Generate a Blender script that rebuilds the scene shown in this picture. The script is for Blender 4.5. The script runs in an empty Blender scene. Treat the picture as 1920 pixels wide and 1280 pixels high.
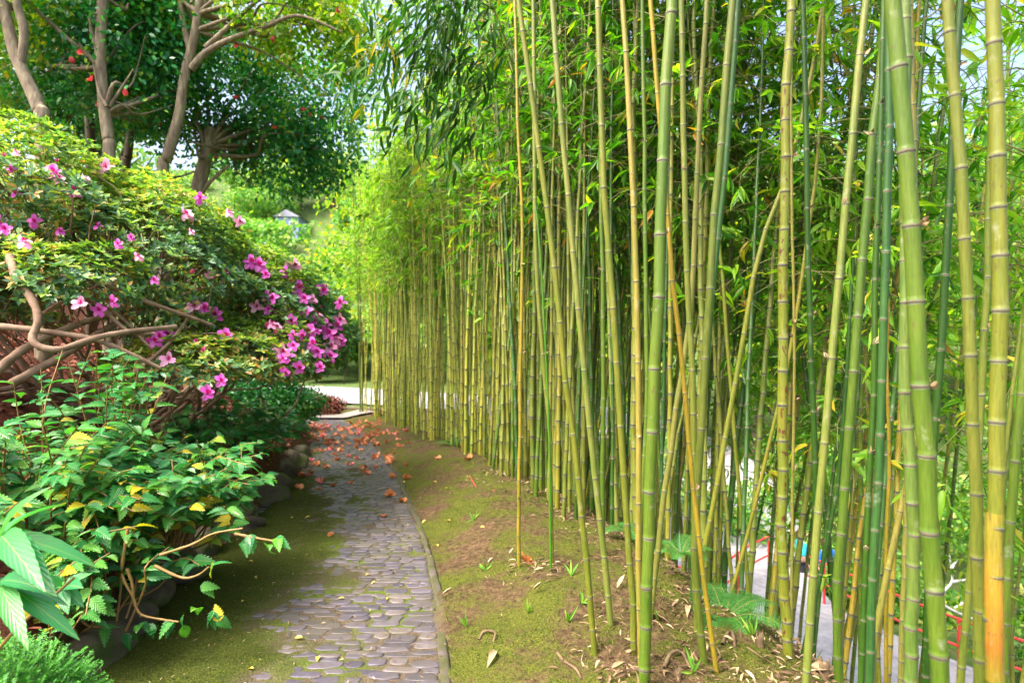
import bpy, math, random
import numpy as np
from mathutils import Vector
random.seed(7); RNG = np.random.default_rng(7)
SC = bpy.context.scene; COL = SC.collection
F = 1100.0; CZ = 1.55
R = math.radians
# ------------------------------------------------------------------ materials
def nodes(m):
    m.use_nodes = True; nt = m.node_tree; nt.nodes.clear(); return nt
def N(nt, t, **kw):
    n = nt.nodes.new(t)
    for k, v in kw.items(): setattr(n, k, v)
    return n
def ramp(nt, cols, fac, interp='LINEAR'):
    n = N(nt, 'ShaderNodeValToRGB'); n.color_ramp.interpolation = interp
    e = n.color_ramp.elements
    while len(e) < len(cols): e.new(.5)
    for i, (p, c) in enumerate(cols):
        e[i].position = p; e[i].color = (*c, 1)
    nt.links.new(fac, n.inputs[0]); return n
def noise(nt, scale, detail=3, rough=.55, coord='Object', vscale=None):
    tc = N(nt, 'ShaderNodeTexCoord'); n = N(nt, 'ShaderNodeTexNoise')
    n.inputs['Scale'].default_value = scale; n.inputs['Detail'].default_value = detail; n.inputs['Roughness'].default_value = rough
    if vscale:
        mp = N(nt, 'ShaderNodeMapping'); mp.inputs['Scale'].default_value = vscale
        nt.links.new(tc.outputs[coord], mp.inputs[0]); nt.links.new(mp.outputs[0], n.inputs['Vector'])
    else: nt.links.new(tc.outputs[coord], n.inputs['Vector'])
    return n
def mixc(nt, f, a, b, mode='MIX'):
    n = N(nt, 'ShaderNodeMix', data_type='RGBA', blend_type=mode)
    for s, v in ((0, f), (6, a), (7, b)):
        if isinstance(v, (int, float)): n.inputs[s].default_value = v
        elif isinstance(v, tuple): n.inputs[s].default_value = (*v, 1)
        else: nt.links.new(v, n.inputs[s])
    return n.outputs[2]
def leafmat(name, cols, rough=.42, trans=.45, tmul=(1.25, 1.5, .5), patch=.9, spec=.4, vein=0):
    m = bpy.data.materials.new(name); nt = nodes(m)
    g = N(nt, 'ShaderNodeNewGeometry'); no = noise(nt, patch, 2, coord='Object')
    mx = N(nt, 'ShaderNodeMath', operation='MULTIPLY_ADD'); nt.links.new(no.outputs[0], mx.inputs[0]); mx.inputs[1].default_value = 1.1; mx.inputs[2].default_value = -.55
    ad = N(nt, 'ShaderNodeMath', operation='ADD', use_clamp=True); nt.links.new(g.outputs['Random Per Island'], ad.inputs[0]); nt.links.new(mx.outputs[0], ad.inputs[1])
    c = ramp(nt, cols, ad.outputs[0]).outputs[0]
    b = N(nt, 'ShaderNodeBsdfPrincipled'); b.inputs['Roughness'].default_value = rough; b.inputs['Specular IOR Level'].default_value = spec
    if vein:
        uv = N(nt, 'ShaderNodeUVMap'); sp = N(nt, 'ShaderNodeSeparateXYZ'); nt.links.new(uv.outputs[0], sp.inputs[0])
        ab = N(nt, 'ShaderNodeMath', operation='ABSOLUTE'); nt.links.new(sp.outputs[1], ab.inputs[0])
        ph = N(nt, 'ShaderNodeMath', operation='MULTIPLY_ADD'); nt.links.new(ab.outputs[0], ph.inputs[0]); ph.inputs[1].default_value = -.55; nt.links.new(sp.outputs[0], ph.inputs[2])
        fr = N(nt, 'ShaderNodeMath', operation='MULTIPLY'); nt.links.new(ph.outputs[0], fr.inputs[0]); fr.inputs[1].default_value = 8.0 * 6.283
        sn = N(nt, 'ShaderNodeMath', operation='SINE'); nt.links.new(fr.outputs[0], sn.inputs[0])
        bp = N(nt, 'ShaderNodeBump'); bp.inputs['Strength'].default_value = vein; bp.inputs['Distance'].default_value = .004
        nt.links.new(sn.outputs[0], bp.inputs['Height']); nt.links.new(bp.outputs[0], b.inputs['Normal'])
        rr = ramp(nt, [(0, (.55,)*3), (.86, (1,)*3), (1, (1.0,)*3)], sn.outputs[0])
        ce = N(nt, 'ShaderNodeMath', operation='LESS_THAN'); nt.links.new(ab.outputs[0], ce.inputs[0]); ce.inputs[1].default_value = .035
        c = mixc(nt, ce.outputs[0], c, (.20, .36, .08))
    nt.links.new(c, b.inputs['Base Color'])
    t = N(nt, 'ShaderNodeBsdfTranslucent')
    nt.links.new(mixc(nt, 1.0, c, tmul, 'MULTIPLY'), t.inputs[0])
    s = N(nt, 'ShaderNodeMixShader'); s.inputs[0].default_value = trans
    o = N(nt, 'ShaderNodeOutputMaterial')
    nt.links.new(b.outputs[0], s.inputs[1]); nt.links.new(t.outputs[0], s.inputs[2]); nt.links.new(s.outputs[0], o.inputs[0])
    return m
def solid(name, cols, scale=8, rough=.7, bump=.2, vscale=None, dist=.01, spec=.3, coord='Object', obj_rand=None, detail=4, spots=None, wear=False):
    m = bpy.data.materials.new(name); nt = nodes(m)
    no = noise(nt, scale, detail, .6, coord, vscale)
    if len(cols) == 1: cols = [(0, cols[0][1]), (1, cols[0][1])]
    c = ramp(nt, cols, no.outputs[0]).outputs[0]
    if obj_rand:
        oi = N(nt, 'ShaderNodeObjectInfo'); rc = ramp(nt, obj_rand, oi.outputs['Random'])
        c = mixc(nt, 1.0, c, rc.outputs[0], 'MULTIPLY')
    if spots:
        n2 = noise(nt, spots[0], 2, .6, coord, (1, 1, .35)); r2 = ramp(nt, [(spots[1], (0, 0, 0)), (spots[1] + .04, (1, 1, 1))], n2.outputs[0])
        c = mixc(nt, r2.outputs[0], c, spots[2])
    if wear: c = weather(nt, c)
    b = N(nt, 'ShaderNodeBsdfPrincipled'); b.inputs['Roughness'].default_value = rough; b.inputs['Specular IOR Level'].default_value = spec
    nt.links.new(c, b.inputs['Base Color'])
    if bump:
        bp = N(nt, 'ShaderNodeBump'); bp.inputs['Strength'].default_value = bump; bp.inputs['Distance'].default_value = dist
        nt.links.new(no.outputs[0], bp.inputs['Height']); nt.links.new(bp.outputs[0], b.inputs['Normal'])
    o = N(nt, 'ShaderNodeOutputMaterial'); nt.links.new(b.outputs[0], o.inputs[0]); return m
M = {}
def weather(nt, c):
    a = noise(nt, 30, 4, .7, 'Object', (6, 6, .35)); f_ = noise(nt, 70, 2, .5, 'Object', (1, 1, .5)); b_ = noise(nt, 3.0, 3, .6)
    c = mixc(nt, 1.0, c, ramp(nt, [(.28, (.58, .60, .58)), (.5, (.98, .98, .98)), (.75, (1.28, 1.22, 1.25))], a.outputs[0]).outputs[0], 'MULTIPLY')
    c = mixc(nt, 1.0, c, ramp(nt, [(.3, (.70, .85, .65)), (.7, (1.22, 1.08, 1.2))], b_.outputs[0]).outputs[0], 'MULTIPLY')
    li = noise(nt, 14, 5, .75, 'Object', (1, 1, .7)); c = mixc(nt, ramp(nt, [(.60, (0, 0, 0)), (.72, (.45, .45, .45))], li.outputs[0]).outputs[0], c, (.30, .31, .24))
    return mixc(nt, ramp(nt, [(.66, (0, 0, 0)), (.71, (.7, .7, .7))], f_.outputs[0]).outputs[0], c, (.10, .07, .03))
def culmmat(key, a, b, **kw):
    a = tuple(v * k for v, k in zip(a, (.42, .46, .23))); b = tuple(v * k for v, k in zip(b, (.42, .46, .23)))
    M[key] = solid('culm_' + key, [(.3, a), (.7, b)], 5, .48, .05, (6, 6, .8), .003, .35, wear=True,
                   obj_rand=[(0, (.78, .86, .8)), (.5, (1, 1, 1)), (1, (1.12, 1.02, .85))], **kw)
culmmat('yellow', (.43, .38, .075), (.32, .35, .08)); culmmat('gold', (.62, .42, .07), (.45, .36, .07))
culmmat('olive', (.27, .32, .07), (.33, .35, .10)); culmmat('green', (.16, .27, .045), (.22, .33, .06))
culmmat('dark', (.045, .14, .022), (.07, .19, .03)); culmmat('teal', (.05, .17, .075), (.09, .23, .08))
culmmat('tan', (.42, .36, .15), (.50, .44, .18)); culmmat('pale', (.36, .40, .15), (.44, .43, .17))
culmmat('bluegreen', (.16, .30, .12), (.24, .34, .13)); culmmat('lime', (.10, .34, .03), (.13, .40, .04))
culmmat('spotted', (.38, .36, .06), (.30, .36, .08), spots=(55, .60, (.09, .03, .015)))
m_ = bpy.data.materials.new('culm_orange'); nt = nodes(m_); M['orange'] = m_
tc = N(nt, 'ShaderNodeTexCoord'); sp_ = N(nt, 'ShaderNodeSeparateXYZ'); nt.links.new(tc.outputs['Generated'], sp_.inputs[0]); no_ = noise(nt, 9, 4, .6, 'Object', (3, 3, .8))
ma = N(nt, 'ShaderNodeMath', operation='MULTIPLY_ADD'); nt.links.new(no_.outputs[0], ma.inputs[0]); ma.inputs[1].default_value = .3; nt.links.new(sp_.outputs[2], ma.inputs[2])
b_ = N(nt, 'ShaderNodeBsdfPrincipled'); b_.inputs['Roughness'].default_value = .48; nt.links.new(weather(nt, ramp(nt, [(.14, (.23, .19, .02)), (.36, (.28, .12, .014)), (.62, (.33, .18, .016)), (.97, (.23, .19, .02))], ma.outputs[0]).outputs[0]), b_.inputs['Base Color']); nt.links.new(b_.outputs[0], N(nt, 'ShaderNodeOutputMaterial').inputs[0])
culmmat('gold_lit', (.90, .80, .22), (.72, .74, .24)); culmmat('olive_lit', (.60, .66, .18), (.72, .74, .26))  # far culms: brightness painted into the colour to offset the grove's self-shadow
M['ring'] = solid('node_ring', [(.3, (.055, .05, .035)), (.7, (.12, .10, .06))], 30, .8, .3, dist=.003)
M['band'] = solid('node_band', [(.3, (.09, .11, .05)), (.7, (.22, .24, .15))], 25, .6, .05)
M['leaf_bamboo'] = leafmat('bamboo_leaf', [(0, (.025, .10, .008)), (.4, (.055, .20, .010)), (.7, (.12, .32, .012)), (.9, (.24, .42, .02)), (.96, (.50, .42, .03)), (1, (.5, .24, .03))], .36, .55)
M['leaf_bright'] = leafmat('bamboo_leaf_bright', [(0, (.08, .25, .012)), (.5, (.17, .38, .02)), (.9, (.34, .48, .03)), (1, (.55, .42, .04))], .42, .55)
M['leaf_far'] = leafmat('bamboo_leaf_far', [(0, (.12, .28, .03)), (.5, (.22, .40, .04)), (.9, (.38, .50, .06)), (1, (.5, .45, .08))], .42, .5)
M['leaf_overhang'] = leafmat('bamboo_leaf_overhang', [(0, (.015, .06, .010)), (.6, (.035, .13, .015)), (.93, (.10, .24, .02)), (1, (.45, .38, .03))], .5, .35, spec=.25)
M['twig_green'] = solid('twig_green', [(.3, (.10, .12, .03)), (.7, (.18, .17, .05))], 6, .6, 0)
M['leaf_camellia'] = leafmat('camellia_leaf', [(0, (.014, .13, .05)), (.5, (.03, .23, .075)), (.85, (.08, .32, .05)), (1, (.26, .42, .03))], .28, .3, (1.3, 1.7, .5), spec=.5)
M['leaf_sunny'] = leafmat('sunny_leaf', [(0, (.06, .18, .015)), (.45, (.14, .30, .02)), (.85, (.35, .45, .03)), (1, (.55, .42, .03))], .4, .5)
M['leaf_hill'] = leafmat('hill_leaf', [(0, (.05, .18, .03)), (.5, (.12, .30, .05)), (.85, (.26, .42, .07)), (1, (.45, .42, .12))], .5, .45)
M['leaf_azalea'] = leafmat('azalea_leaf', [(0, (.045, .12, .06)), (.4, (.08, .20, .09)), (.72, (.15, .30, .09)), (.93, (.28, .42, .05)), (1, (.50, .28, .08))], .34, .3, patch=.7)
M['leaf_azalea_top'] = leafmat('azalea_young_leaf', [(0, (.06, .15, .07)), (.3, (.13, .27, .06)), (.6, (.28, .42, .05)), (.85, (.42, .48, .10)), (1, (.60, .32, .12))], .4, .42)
M['leaf_begonia'] = leafmat('begonia_leaf', [(0, (.02, .16, .05)), (.45, (.045, .26, .06)), (.9, (.11, .34, .035)), (.99, (.30, .45, .03)), (1, (.5, .40, .02))], .25, .3, patch=1.5, spec=.7, vein=.55)
M['leaf_broad'] = leafmat('broad_leaf', [(0, (.03, .20, .07)), (.6, (.05, .28, .08)), (1, (.14, .38, .03))], .35, .3, spec=.5, vein=.22)
M['leaf_moss'] = leafmat('clubmoss_leaf', [(0, (.02, .14, .012)), (.6, (.05, .26, .015)), (1, (.12, .38, .02))], .5, .3)
M['leaf_shrub'] = leafmat('shrub_leaf', [(0, (.012, .11, .03)), (.6, (.03, .20, .04)), (1, (.07, .28, .04))], .32, .3)
M['leaf_fern'] = leafmat('fern_leaf', [(0, (.03, .13, .02)), (1, (.06, .22, .025))], .7, .35)
M['grass'] = leafmat('grass_blade', [(0, (.05, .20, .012)), (.6, (.11, .28, .02)), (1, (.22, .34, .03))], .6, .3)
M['moss_tuft'] = leafmat('moss_tuft', [(0, (.025, .055, .006)), (.5, (.06, .10, .010)), (1, (.13, .15, .018))], .9, .12, spec=.1)
M['litter'] = leafmat('dry_litter', [(0, (.06, .03, .018)), (.4, (.13, .075, .04)), (.8, (.26, .18, .09)), (1, (.42, .34, .21))], .8, .1, (1, 1, 1))
M['redlitter'] = leafmat('red_litter', [(0, (.06, .018, .010)), (.5, (.15, .04, .02)), (.85, (.28, .09, .05)), (1, (.42, .18, .10))], .7, .15, (1, .7, .5))
M['straw'] = solid('dry_sheath', [(.3, (.22, .14, .07)), (.7, (.42, .32, .19))], 9, .6, .3, (1, 8, 1))
M['root'] = solid('rhizome', [(.3, (.06, .038, .02)), (.7, (.17, .12, .06))], 14, .8, .4)
M['redroot'] = solid('red_root', [(.3, (.20, .035, .02)), (.7, (.33, .08, .04))], 14, .6, .3)
M['bark'] = solid('bark_grey', [(.25, (.10, .075, .05)), (.5, (.20, .16, .11)), (.8, (.36, .33, .20))], 7, .85, .7, (3, 3, .8), .02)
M['bark_dark'] = solid('bark_dark', [(.3, (.035, .028, .02)), (.7, (.10, .08, .05))], 6, .9, .6, dist=.02)
M['limb'] = solid('azalea_limb', [(.3, (.13, .08, .05)), (.7, (.32, .22, .15))], 9, .8, .5, (1, 1, 1), .006)
M['stem_red'] = solid('begonia_stem', [(.3, (.16, .12, .03)), (.7, (.30, .16, .06))], 7, .5, .1)
M['petal'] = leafmat('azalea_petal', [(0, (.60, .05, .44)), (.5, (.78, .14, .62)), (1, (.88, .34, .74))], .5, .35, (1, .9, 1), patch=1)
M['petal_pale'] = leafmat('azalea_petal_pale', [(0, (.85, .30, .55)), (1, (.92, .50, .72))], .5, .35, (1, .95, 1), patch=1)
M['petal_deep'] = leafmat('azalea_petal_throat', [(0, (.50, .01, .16)), (1, (.66, .02, .26))], .5, .3, (1, .6, .9))
M['bud'] = leafmat('azalea_bud', [(0, (.42, .01, .18)), (.6, (.65, .04, .32)), (1, (.65, .25, .10))], .5, .2, (1, .8, .8))
M['camellia_red'] = leafmat('camellia_petal', [(0, (.55, .03, .05)), (1, (.80, .12, .14))], .5, .3, (1, .8, .8))
M['fallen_pink'] = leafmat('fallen_pink', [(0, (.62, .07, .09)), (.5, (.80, .20, .22)), (1, (.90, .42, .38))], .6, .25, (1, .8, .8))
M['fallen_coral'] = leafmat('fallen_coral', [(0, (.42, .12, .04)), (.5, (.68, .24, .09)), (1, (.8, .42, .22))], .6, .25, (1, .8, .8))
M['fallen_brown'] = leafmat('fallen_brown', [(0, (.25, .08, .025)), (1, (.55, .22, .06))], .6, .2, (1, .8, .8))
M['fallen_yellow'] = leafmat('fallen_yellow', [(0, (.50, .34, .05)), (1, (.70, .55, .12))], .5, .3, (1, 1, .6))
M['rock'] = solid('mossy_rock', [(.25, (.035, .028, .02)), (.5, (.085, .07, .05)), (.62, (.05, .075, .015)), (.8, (.12, .11, .08))], 5, .9, .8, dist=.03)
M['asphalt'] = solid('pale_road', [(.3, (.22, .215, .24)), (.5, (.31, .30, .32)), (.7, (.38, .36, .38))], 5, .85, .4)
M['concrete'] = solid('path_concrete', [(.3, (.24, .20, .18)), (.7, (.34, .28, .25))], 3, .8, .1)
M['wallm'] = solid('brown_wall', [(.3, (.12, .08, .06)), (.7, (.22, .15, .11))], 6, .9, .3)
M['rail'] = solid('red_paint', [(0, (.72, .05, .04))], 8, .4, 0, spec=.5)
M['houseblue'] = solid('blue_wall', [(.3, (.20, .26, .50)), (.7, (.28, .34, .60))], 2, .7, 0)
M['housewhite'] = solid('white_wall', [(0, (.75, .75, .75))], 2, .7, 0)
M['roofm'] = solid('roof_tile', [(.3, (.25, .25, .32)), (.7, (.32, .32, .40))], 2, .7, 0)
M['glass'] = solid('window_glass', [(0, (.05, .07, .10))], 2, .1, 0, spec=.6)
M['skin'] = solid('skin', [(0, (.60, .34, .25))], 5, .5, 0); M['hair'] = solid('hair', [(0, (.12, .06, .03))], 30, .6, .2)
M['cyan'] = solid('turquoise_cloth', [(0, (.03, .50, .60))], 10, .8, .2); M['blue'] = solid('blue_cloth', [(0, (.02, .16, .70))], 10, .8, .2)
M['trouser'] = solid('dark_cloth', [(0, (.03, .03, .05))], 10, .8, .2); M['deadwood'] = solid('dead_wood', [(.3, (.45, .42, .42)), (.7, (.68, .65, .62))], 10, .8, .2)

# ------------------------------------------------------------------ numpy mesh builder
class MB:
    def __init__(s): s.v = []; s.f = []; s.m = []; s.uv = []; s.n = 0; s.sm = []
    def add(s, v, f, mat=0, uv=None, smooth=True):
        v = np.asarray(v, float).reshape(-1, 3); f = np.asarray(f, int)
        s.v.append(v); s.f.append(f + s.n); s.n += len(v)
        s.m.append(np.full(len(f), mat) if np.isscalar(mat) else np.asarray(mat))
        s.sm.append(np.full(len(f), smooth))
        s.uv.append(np.zeros((len(v), 2)) if uv is None else uv)
    def mesh(s, name, mats):
        me = bpy.data.meshes.new(name); v = np.concatenate(s.v)
        me.vertices.add(len(v)); me.vertices.foreach_set('co', v.ravel())
        lo = np.concatenate([f.ravel() for f in s.f]); cnt = np.concatenate([np.full(len(f), f.shape[1]) for f in s.f])
        me.loops.add(len(lo)); me.loops.foreach_set('vertex_index', lo.astype(np.int32))
        me.polygons.add(len(cnt)); me.polygons.foreach_set('loop_start', np.concatenate([[0], np.cumsum(cnt)[:-1]]).astype(np.int32))
        me.polygons.foreach_set('material_index', np.concatenate(s.m).astype(np.int32))
        me.polygons.foreach_set('use_smooth', np.concatenate(s.sm).astype(bool))
        uv = np.concatenate(s.uv)
        if uv.any():
            l = me.uv_layers.new(name='UVMap'); l.data.foreach_set('uv', uv[lo].ravel())
        for m in mats: me.materials.append(M[m])
        me.update(calc_edges=True); me.validate(); return me
    def obj(s, name, mats, parent=None, loc=None):
        return link(name, s.mesh(name, mats), parent, loc)
def link(name, data, parent=None, loc=None):
    o = bpy.data.objects.new(name, data); COL.objects.link(o)
    if loc is not None: o.location = loc
    if parent is not None: o.parent = parent
    return o
def tag(o, label=None, cat=None, group=None, kind=None):
    if label: o['label'] = label
    if cat: o['category'] = cat
    if group: o['group'] = group
    if kind: o['kind'] = kind
    return o
def thing(name, label, cat, loc=(0, 0, 0), group=None, rz=0):
    o = link(name, None, None, loc); o.rotation_euler.z = rz; o.empty_display_size = .2
    return tag(o, label, cat, group)
def unit(a): a = np.asarray(a, float); return a / (np.linalg.norm(a, axis=-1, keepdims=True) + 1e-9)
def spline(pts, n):
    p = np.asarray(pts, float)
    if len(p) < 3:
        t = np.linspace(0, 1, n)[:, None]; return p[0] * (1 - t) + p[-1] * t
    P = np.vstack([2 * p[0] - p[1], p, 2 * p[-1] - p[-2]]); k = len(p) - 1
    t = np.linspace(0, k, n); i = np.minimum(t.astype(int), k - 1); u = (t - i)[:, None]
    a, b, c, d = P[i], P[i + 1], P[i + 2], P[i + 3]
    return .5 * (2 * b + (c - a) * u + (2 * a - 5 * b + 4 * c - d) * u**2 + (3 * b - a - 3 * c + d) * u**3)
def tube(mb, pts, rad, segs=6, mat=0, cap=True):
    p = np.asarray(pts, float); n = len(p); rad = np.broadcast_to(np.asarray(rad, float), (n,))
    t = unit(np.gradient(p, axis=0)); ref = np.array([0, 0, 1.]) if abs(t[:, 2]).mean() < .8 else np.array([1., 0, 0])
    a = unit(np.cross(t, ref)); b = np.cross(t, a)
    th = np.arange(segs) * 2 * np.pi / segs
    v = p[:, None] + rad[:, None, None] * (a[:, None] * np.cos(th)[None, :, None] + b[:, None] * np.sin(th)[None, :, None])
    i = np.arange(n - 1)[:, None] * segs; j = np.arange(segs)[None]; k = (j + 1) % segs
    f = np.stack([i + j, i + segs + j, i + segs + k, i + k], -1).reshape(-1, 4)
    m = mat if np.isscalar(mat) else np.repeat(mat, segs)
    mb.add(v, f, m)
    if cap and segs > 3:
        mb.add(v[-1], [list(range(segs))[::-1]], mat if np.isscalar(mat) else mat[-1])
# leaf templates: x length 0..1, y half width -1..1, z relative to length
def tmpl(xs, ws, droop=.12, fold=.15, ws_serr=0):
    v = []; f = []; uv = []
    for i, (x, w) in enumerate(zip(xs, ws)):
        z = -droop * x * x
        v += [(x, w, z + fold * w * .25), (x, 0, z), (x, -w, z + fold * w * .25)]; uv += [(x, w), (x, 0), (x, -w)]
    for i in range(len(xs) - 1):
        a = i * 3; f += [(a, a + 1, a + 4, a + 3), (a + 1, a + 2, a + 5, a + 4)]
    return np.array(v, float), np.array(f), np.array(uv, float)
LEAF2 = (np.array([(0, 0, 0), (1, 0, -.1), (.62, .85, -.0), (.22, .75, .05), (.22, -.75, .05), (.62, -.85, -.0)], float), np.array([(0, 1, 2, 3), (0, 4, 5, 1)]), np.array([(0, 0), (1, 0), (.62, .85), (.22, .75), (.22, -.75), (.62, -.85)], float))
BAMB = tmpl([0, .12, .45, .75, 1], [.05, .75, 1, .55, .02], .25, .3)
LANCE = tmpl([0, .1, .3, .5, .7, .88, 1], [.08, .35, .85, 1, .8, .4, .03], .3, .35)
LX = np.linspace(0, 1, 22)
BROAD = tmpl(LX, np.maximum(np.sin(np.pi * LX ** .85) ** .8 * (1 + .05 * np.sin(LX * 55)), .03), .42, .22)
BEG = tmpl([-.12, 0, .12, .13, .28, .29, .45, .46, .62, .63, .78, .79, .9, 1], [.25, .75, 1, .76, 1.05, .72, .95, .6, .78, .42, .54, .24, .26, .02], .3, .4)
PETAL = tmpl([0, .4, .75, 1], [.15, .8, 1, .45], -.35, .3)
def leaves(mb, P, D, Nn, L, W, T=LEAF2, mat=0):
    P = np.asarray(P, float); n = len(P)
    if n == 0: return
    D = unit(D); S = unit(np.cross(Nn, D)); Z = np.cross(D, S)
    L = np.broadcast_to(L, (n,)); W = np.broadcast_to(W, (n,))
    tv, tf, tu = T
    v = P[:, None] + tv[None, :, 0:1] * (L[:, None] * D)[:, None] + tv[None, :, 1:2] * (W[:, None] * S)[:, None] + tv[None, :, 2:3] * (L[:, None] * Z)[:, None]
    f = (tf[None] + (np.arange(n) * len(tv))[:, None, None]).reshape(-1, tf.shape[1])
    mb.add(v, f, mat, np.tile(tu, (n, 1)))
def rnd(n, s=1.0): return RNG.normal(0, s, (n, 3))
# ------------------------------------------------------------------ noise and terrain
_H = RNG.random((256, 256))
def vn(x, y):
    x = np.asarray(x, float); y = np.asarray(y, float)
    i = np.floor(x).astype(int); j = np.floor(y).astype(int); u = x - i; v = y - j
    u = u * u * (3 - 2 * u); v = v * v * (3 - 2 * v)
    g = lambda a, b: _H[a & 255, b & 255]
    return (g(i, j) * (1 - u) + g(i + 1, j) * u) * (1 - v) + (g(i, j + 1) * (1 - u) + g(i + 1, j + 1) * u) * v
def fbm(x, y, o=4):
    s = 0; a = .5
    for k in range(o): s = s + a * (vn(x * 2**k + 17 * k, y * 2**k + 31 * k) - .5); a *= .55
    return s
_Y = [-4, 0, 2, 2.89, 3.87, 5.16, 6.3, 8.5, 12.6, 15.4, 18, 21, 30]
_XR = [.35, .05, -.18, -.30, -.457, -.727, -1.03, -1.62, -2.97, -4.1, -5.2, -6.6, -11]
_XL = [-1.6, -1.5, -1.62, -2.1, -2.32, -2.55, -2.7, -3.15, -4.25, -5.3, -7.4, -9.5, -14]
def xr(y): return np.interp(y, _Y, _XR)
def xl(y): return np.interp(y, _Y, _XL)
def xc(y): return xr(y) + np.interp(y, [0, 2.7, 4.3, 7, 9, 13, 20], [1.45, 1.58, 1.5, 1.45, 1.3, 1.1, .8])
def ss(a, b, x): t = np.clip((x - a) / (b - a), 0, 1); return t * t * (3 - 2 * t)
def mossmask(x, y):
    u = (x - xl(y)) / (xr(y) - xl(y))
    edge = np.interp(y, [1, 2.9, 3.9, 5.2, 6.3, 8.5, 10], [.42, .40, .42, .40, .30, .08, -.1])
    a = ss(.10, -.10, u - edge + fbm(x * 2.6, y * 1.6) * .9 + fbm(x * 9, y * 14) * .35)
    return np.maximum(a, ss(.16, .24, fbm(x * 5 + 3, y * 5) + .05) * .6 * ss(.85, .55, u))
def h(x, y, detail=True):
    x = np.asarray(x, float); y = np.asarray(y, float)
    zp = -.045 * np.minimum(y, 19.5)
    L, Rr, C = xl(y), xr(y), xc(y)
    bank = zp + .13 * ss(0, .9, x - Rr) + .03 * ss(0, .25, x - Rr)
    left = zp + .34 * ss(0, .3, L - x) + .50 * np.maximum(L - x - .2, 0) ** 1.0
    left = np.minimum(left, zp + 4.2 + .12 * np.maximum(L - x, 0))
    # the left hill falls away to the valley far along the path
    k = ss(20, 30, y + np.minimum(x + 9, 0) * .0)
    left = left * (1 - k) + k * (-1.2 + .3 * np.maximum(-x - 22, 0))
    valley = np.interp(y, [5, 12, 30, 56, 110, 400], [-4, -4, -2, -2, 34, 90])
    valley = valley + .55 * np.maximum(x - 14 - .0 * y, 0) * ss(60, 20, x) + ss(60, 20, x) * 0
    valley = np.minimum(valley, 100)
    valley = valley - 2.0 * np.exp(-((x - 9) ** 2 + (y - 15.5) ** 2) / 7.0)
    d = np.maximum(x - C, 0)
    drop = .9 * (np.sqrt(d * d + .09) - .3)
    z = np.where(x > Rr, np.maximum(bank - drop, np.minimum(valley, bank)), np.where(x < L, left, zp))
    far = ss(20.2, 23, y + .25 * (x + 5)) * ss(-26, -18, x)
    z = np.where(far > 0, z * (1 - far) + far * valley, z)
    z = np.where(y > 56, np.maximum(z, valley), z)
    if detail:
        onp = ss(0, .06, x - L) * ss(0, .06, Rr - x) * (y < 18)
        rough = fbm(x * 1.3, y * 1.3) * .10 + fbm(x * 6, y * 6) * .075 + fbm(x * 19, y * 19, 2) * .018
        pm = (mossmask(x, y) * .026 - .002) + fbm(x * 5, y * 5) * .014 + fbm(x * 30, y * 30, 2) * .006
        z = z + np.where(onp > 0, pm * onp, 0) + rough * (1 - onp) * np.clip(1 + .0 * x, 0, 1)
    return z
def px3(px, py, Y): return np.array([(px - 960) / F * Y, Y, CZ - (py - 640) / F * Y])
def gpt(px, py, y0=1.2, y1=60):
    Y = np.concatenate([np.arange(y0, 20, .01), np.arange(20, y1, .1)])
    x = (px - 960) / F * Y; z = CZ - (py - 640) / F * Y
    b = np.nonzero(z <= h(x, Y))[0]
    i = b[0] if len(b) else len(Y) - 1
    return np.array([x[i], Y[i], float(h(x[i], Y[i]))])
def grow(a, b, s0, g):
    o = [a]; s = s0
    while o[-1] < b: o.append(o[-1] + s); s *= g
    return o
xs = np.array([-v for v in grow(5.0, 260, .06, 1.09)][::-1] + list(np.arange(-4.95, 2.6, .045)) + grow(2.6, 260, .06, 1.08))
ys = np.array([-v for v in grow(-1.3, 30, .1, 1.3)][::-1] + list(np.arange(1.35, 9, .04)) + list(np.arange(9, 22, .09)) + grow(22, 420, .2, 1.07))
X, Y = np.meshgrid(xs, ys); Z = h(X, Y); nx, ny = len(xs), len(ys)
mb = MB(); i = np.arange(ny - 1)[:, None] * nx + np.arange(nx - 1)[None]
mb.add(np.stack([X, Y, Z], -1), np.stack([i, i + 1, i + nx + 1, i + nx], -1).reshape(-1, 4))
m = bpy.data.materials.new('ground'); nt = nodes(m); M['ground'] = m
zn = N(nt, 'ShaderNodeAttribute', attribute_name='zone'); sp = N(nt, 'ShaderNodeSeparateColor'); nt.links.new(zn.outputs['Color'], sp.inputs[0])
n1 = noise(nt, 2.2, 6, .65); n2 = noise(nt, 26, 5, .7); n3 = noise(nt, 90, 3, .7)
mf = N(nt, 'ShaderNodeMath', operation='MULTIPLY_ADD'); nt.links.new(n2.outputs[0], mf.inputs[0]); mf.inputs[1].default_value = .35; nt.links.new(n1.outputs[0], mf.inputs[2])
soil = ramp(nt, [(.3, (.035, .021, .011)), (.5, (.095, .06, .03)), (.7, (.20, .13, .07))], n2.outputs[0]).outputs[0]
moss = ramp(nt, [(.25, (.022, .032, .006)), (.45, (.062, .080, .010)), (.7, (.165, .155, .022))], n3.outputs[0]).outputs[0]
mm = ramp(nt, [(.60, (0, 0, 0)), (.74, (1, 1, 1))], mf.outputs[0]).outputs[0]
c = mixc(nt, mm, soil, moss)
pathc = mixc(nt, ramp(nt, [(.46, (0, 0, 0)), (.62, (1, 1, 1))], n1.outputs[0]).outputs[0], ramp(nt, [(.3, (.07, .052, .035)), (.7, (.15, .115, .075))], n2.outputs[0]).outputs[0], ramp(nt, [(.3, (.06, .10, .010)), (.7, (.12, .17, .018))], n3.outputs[0]).outputs[0])
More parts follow.
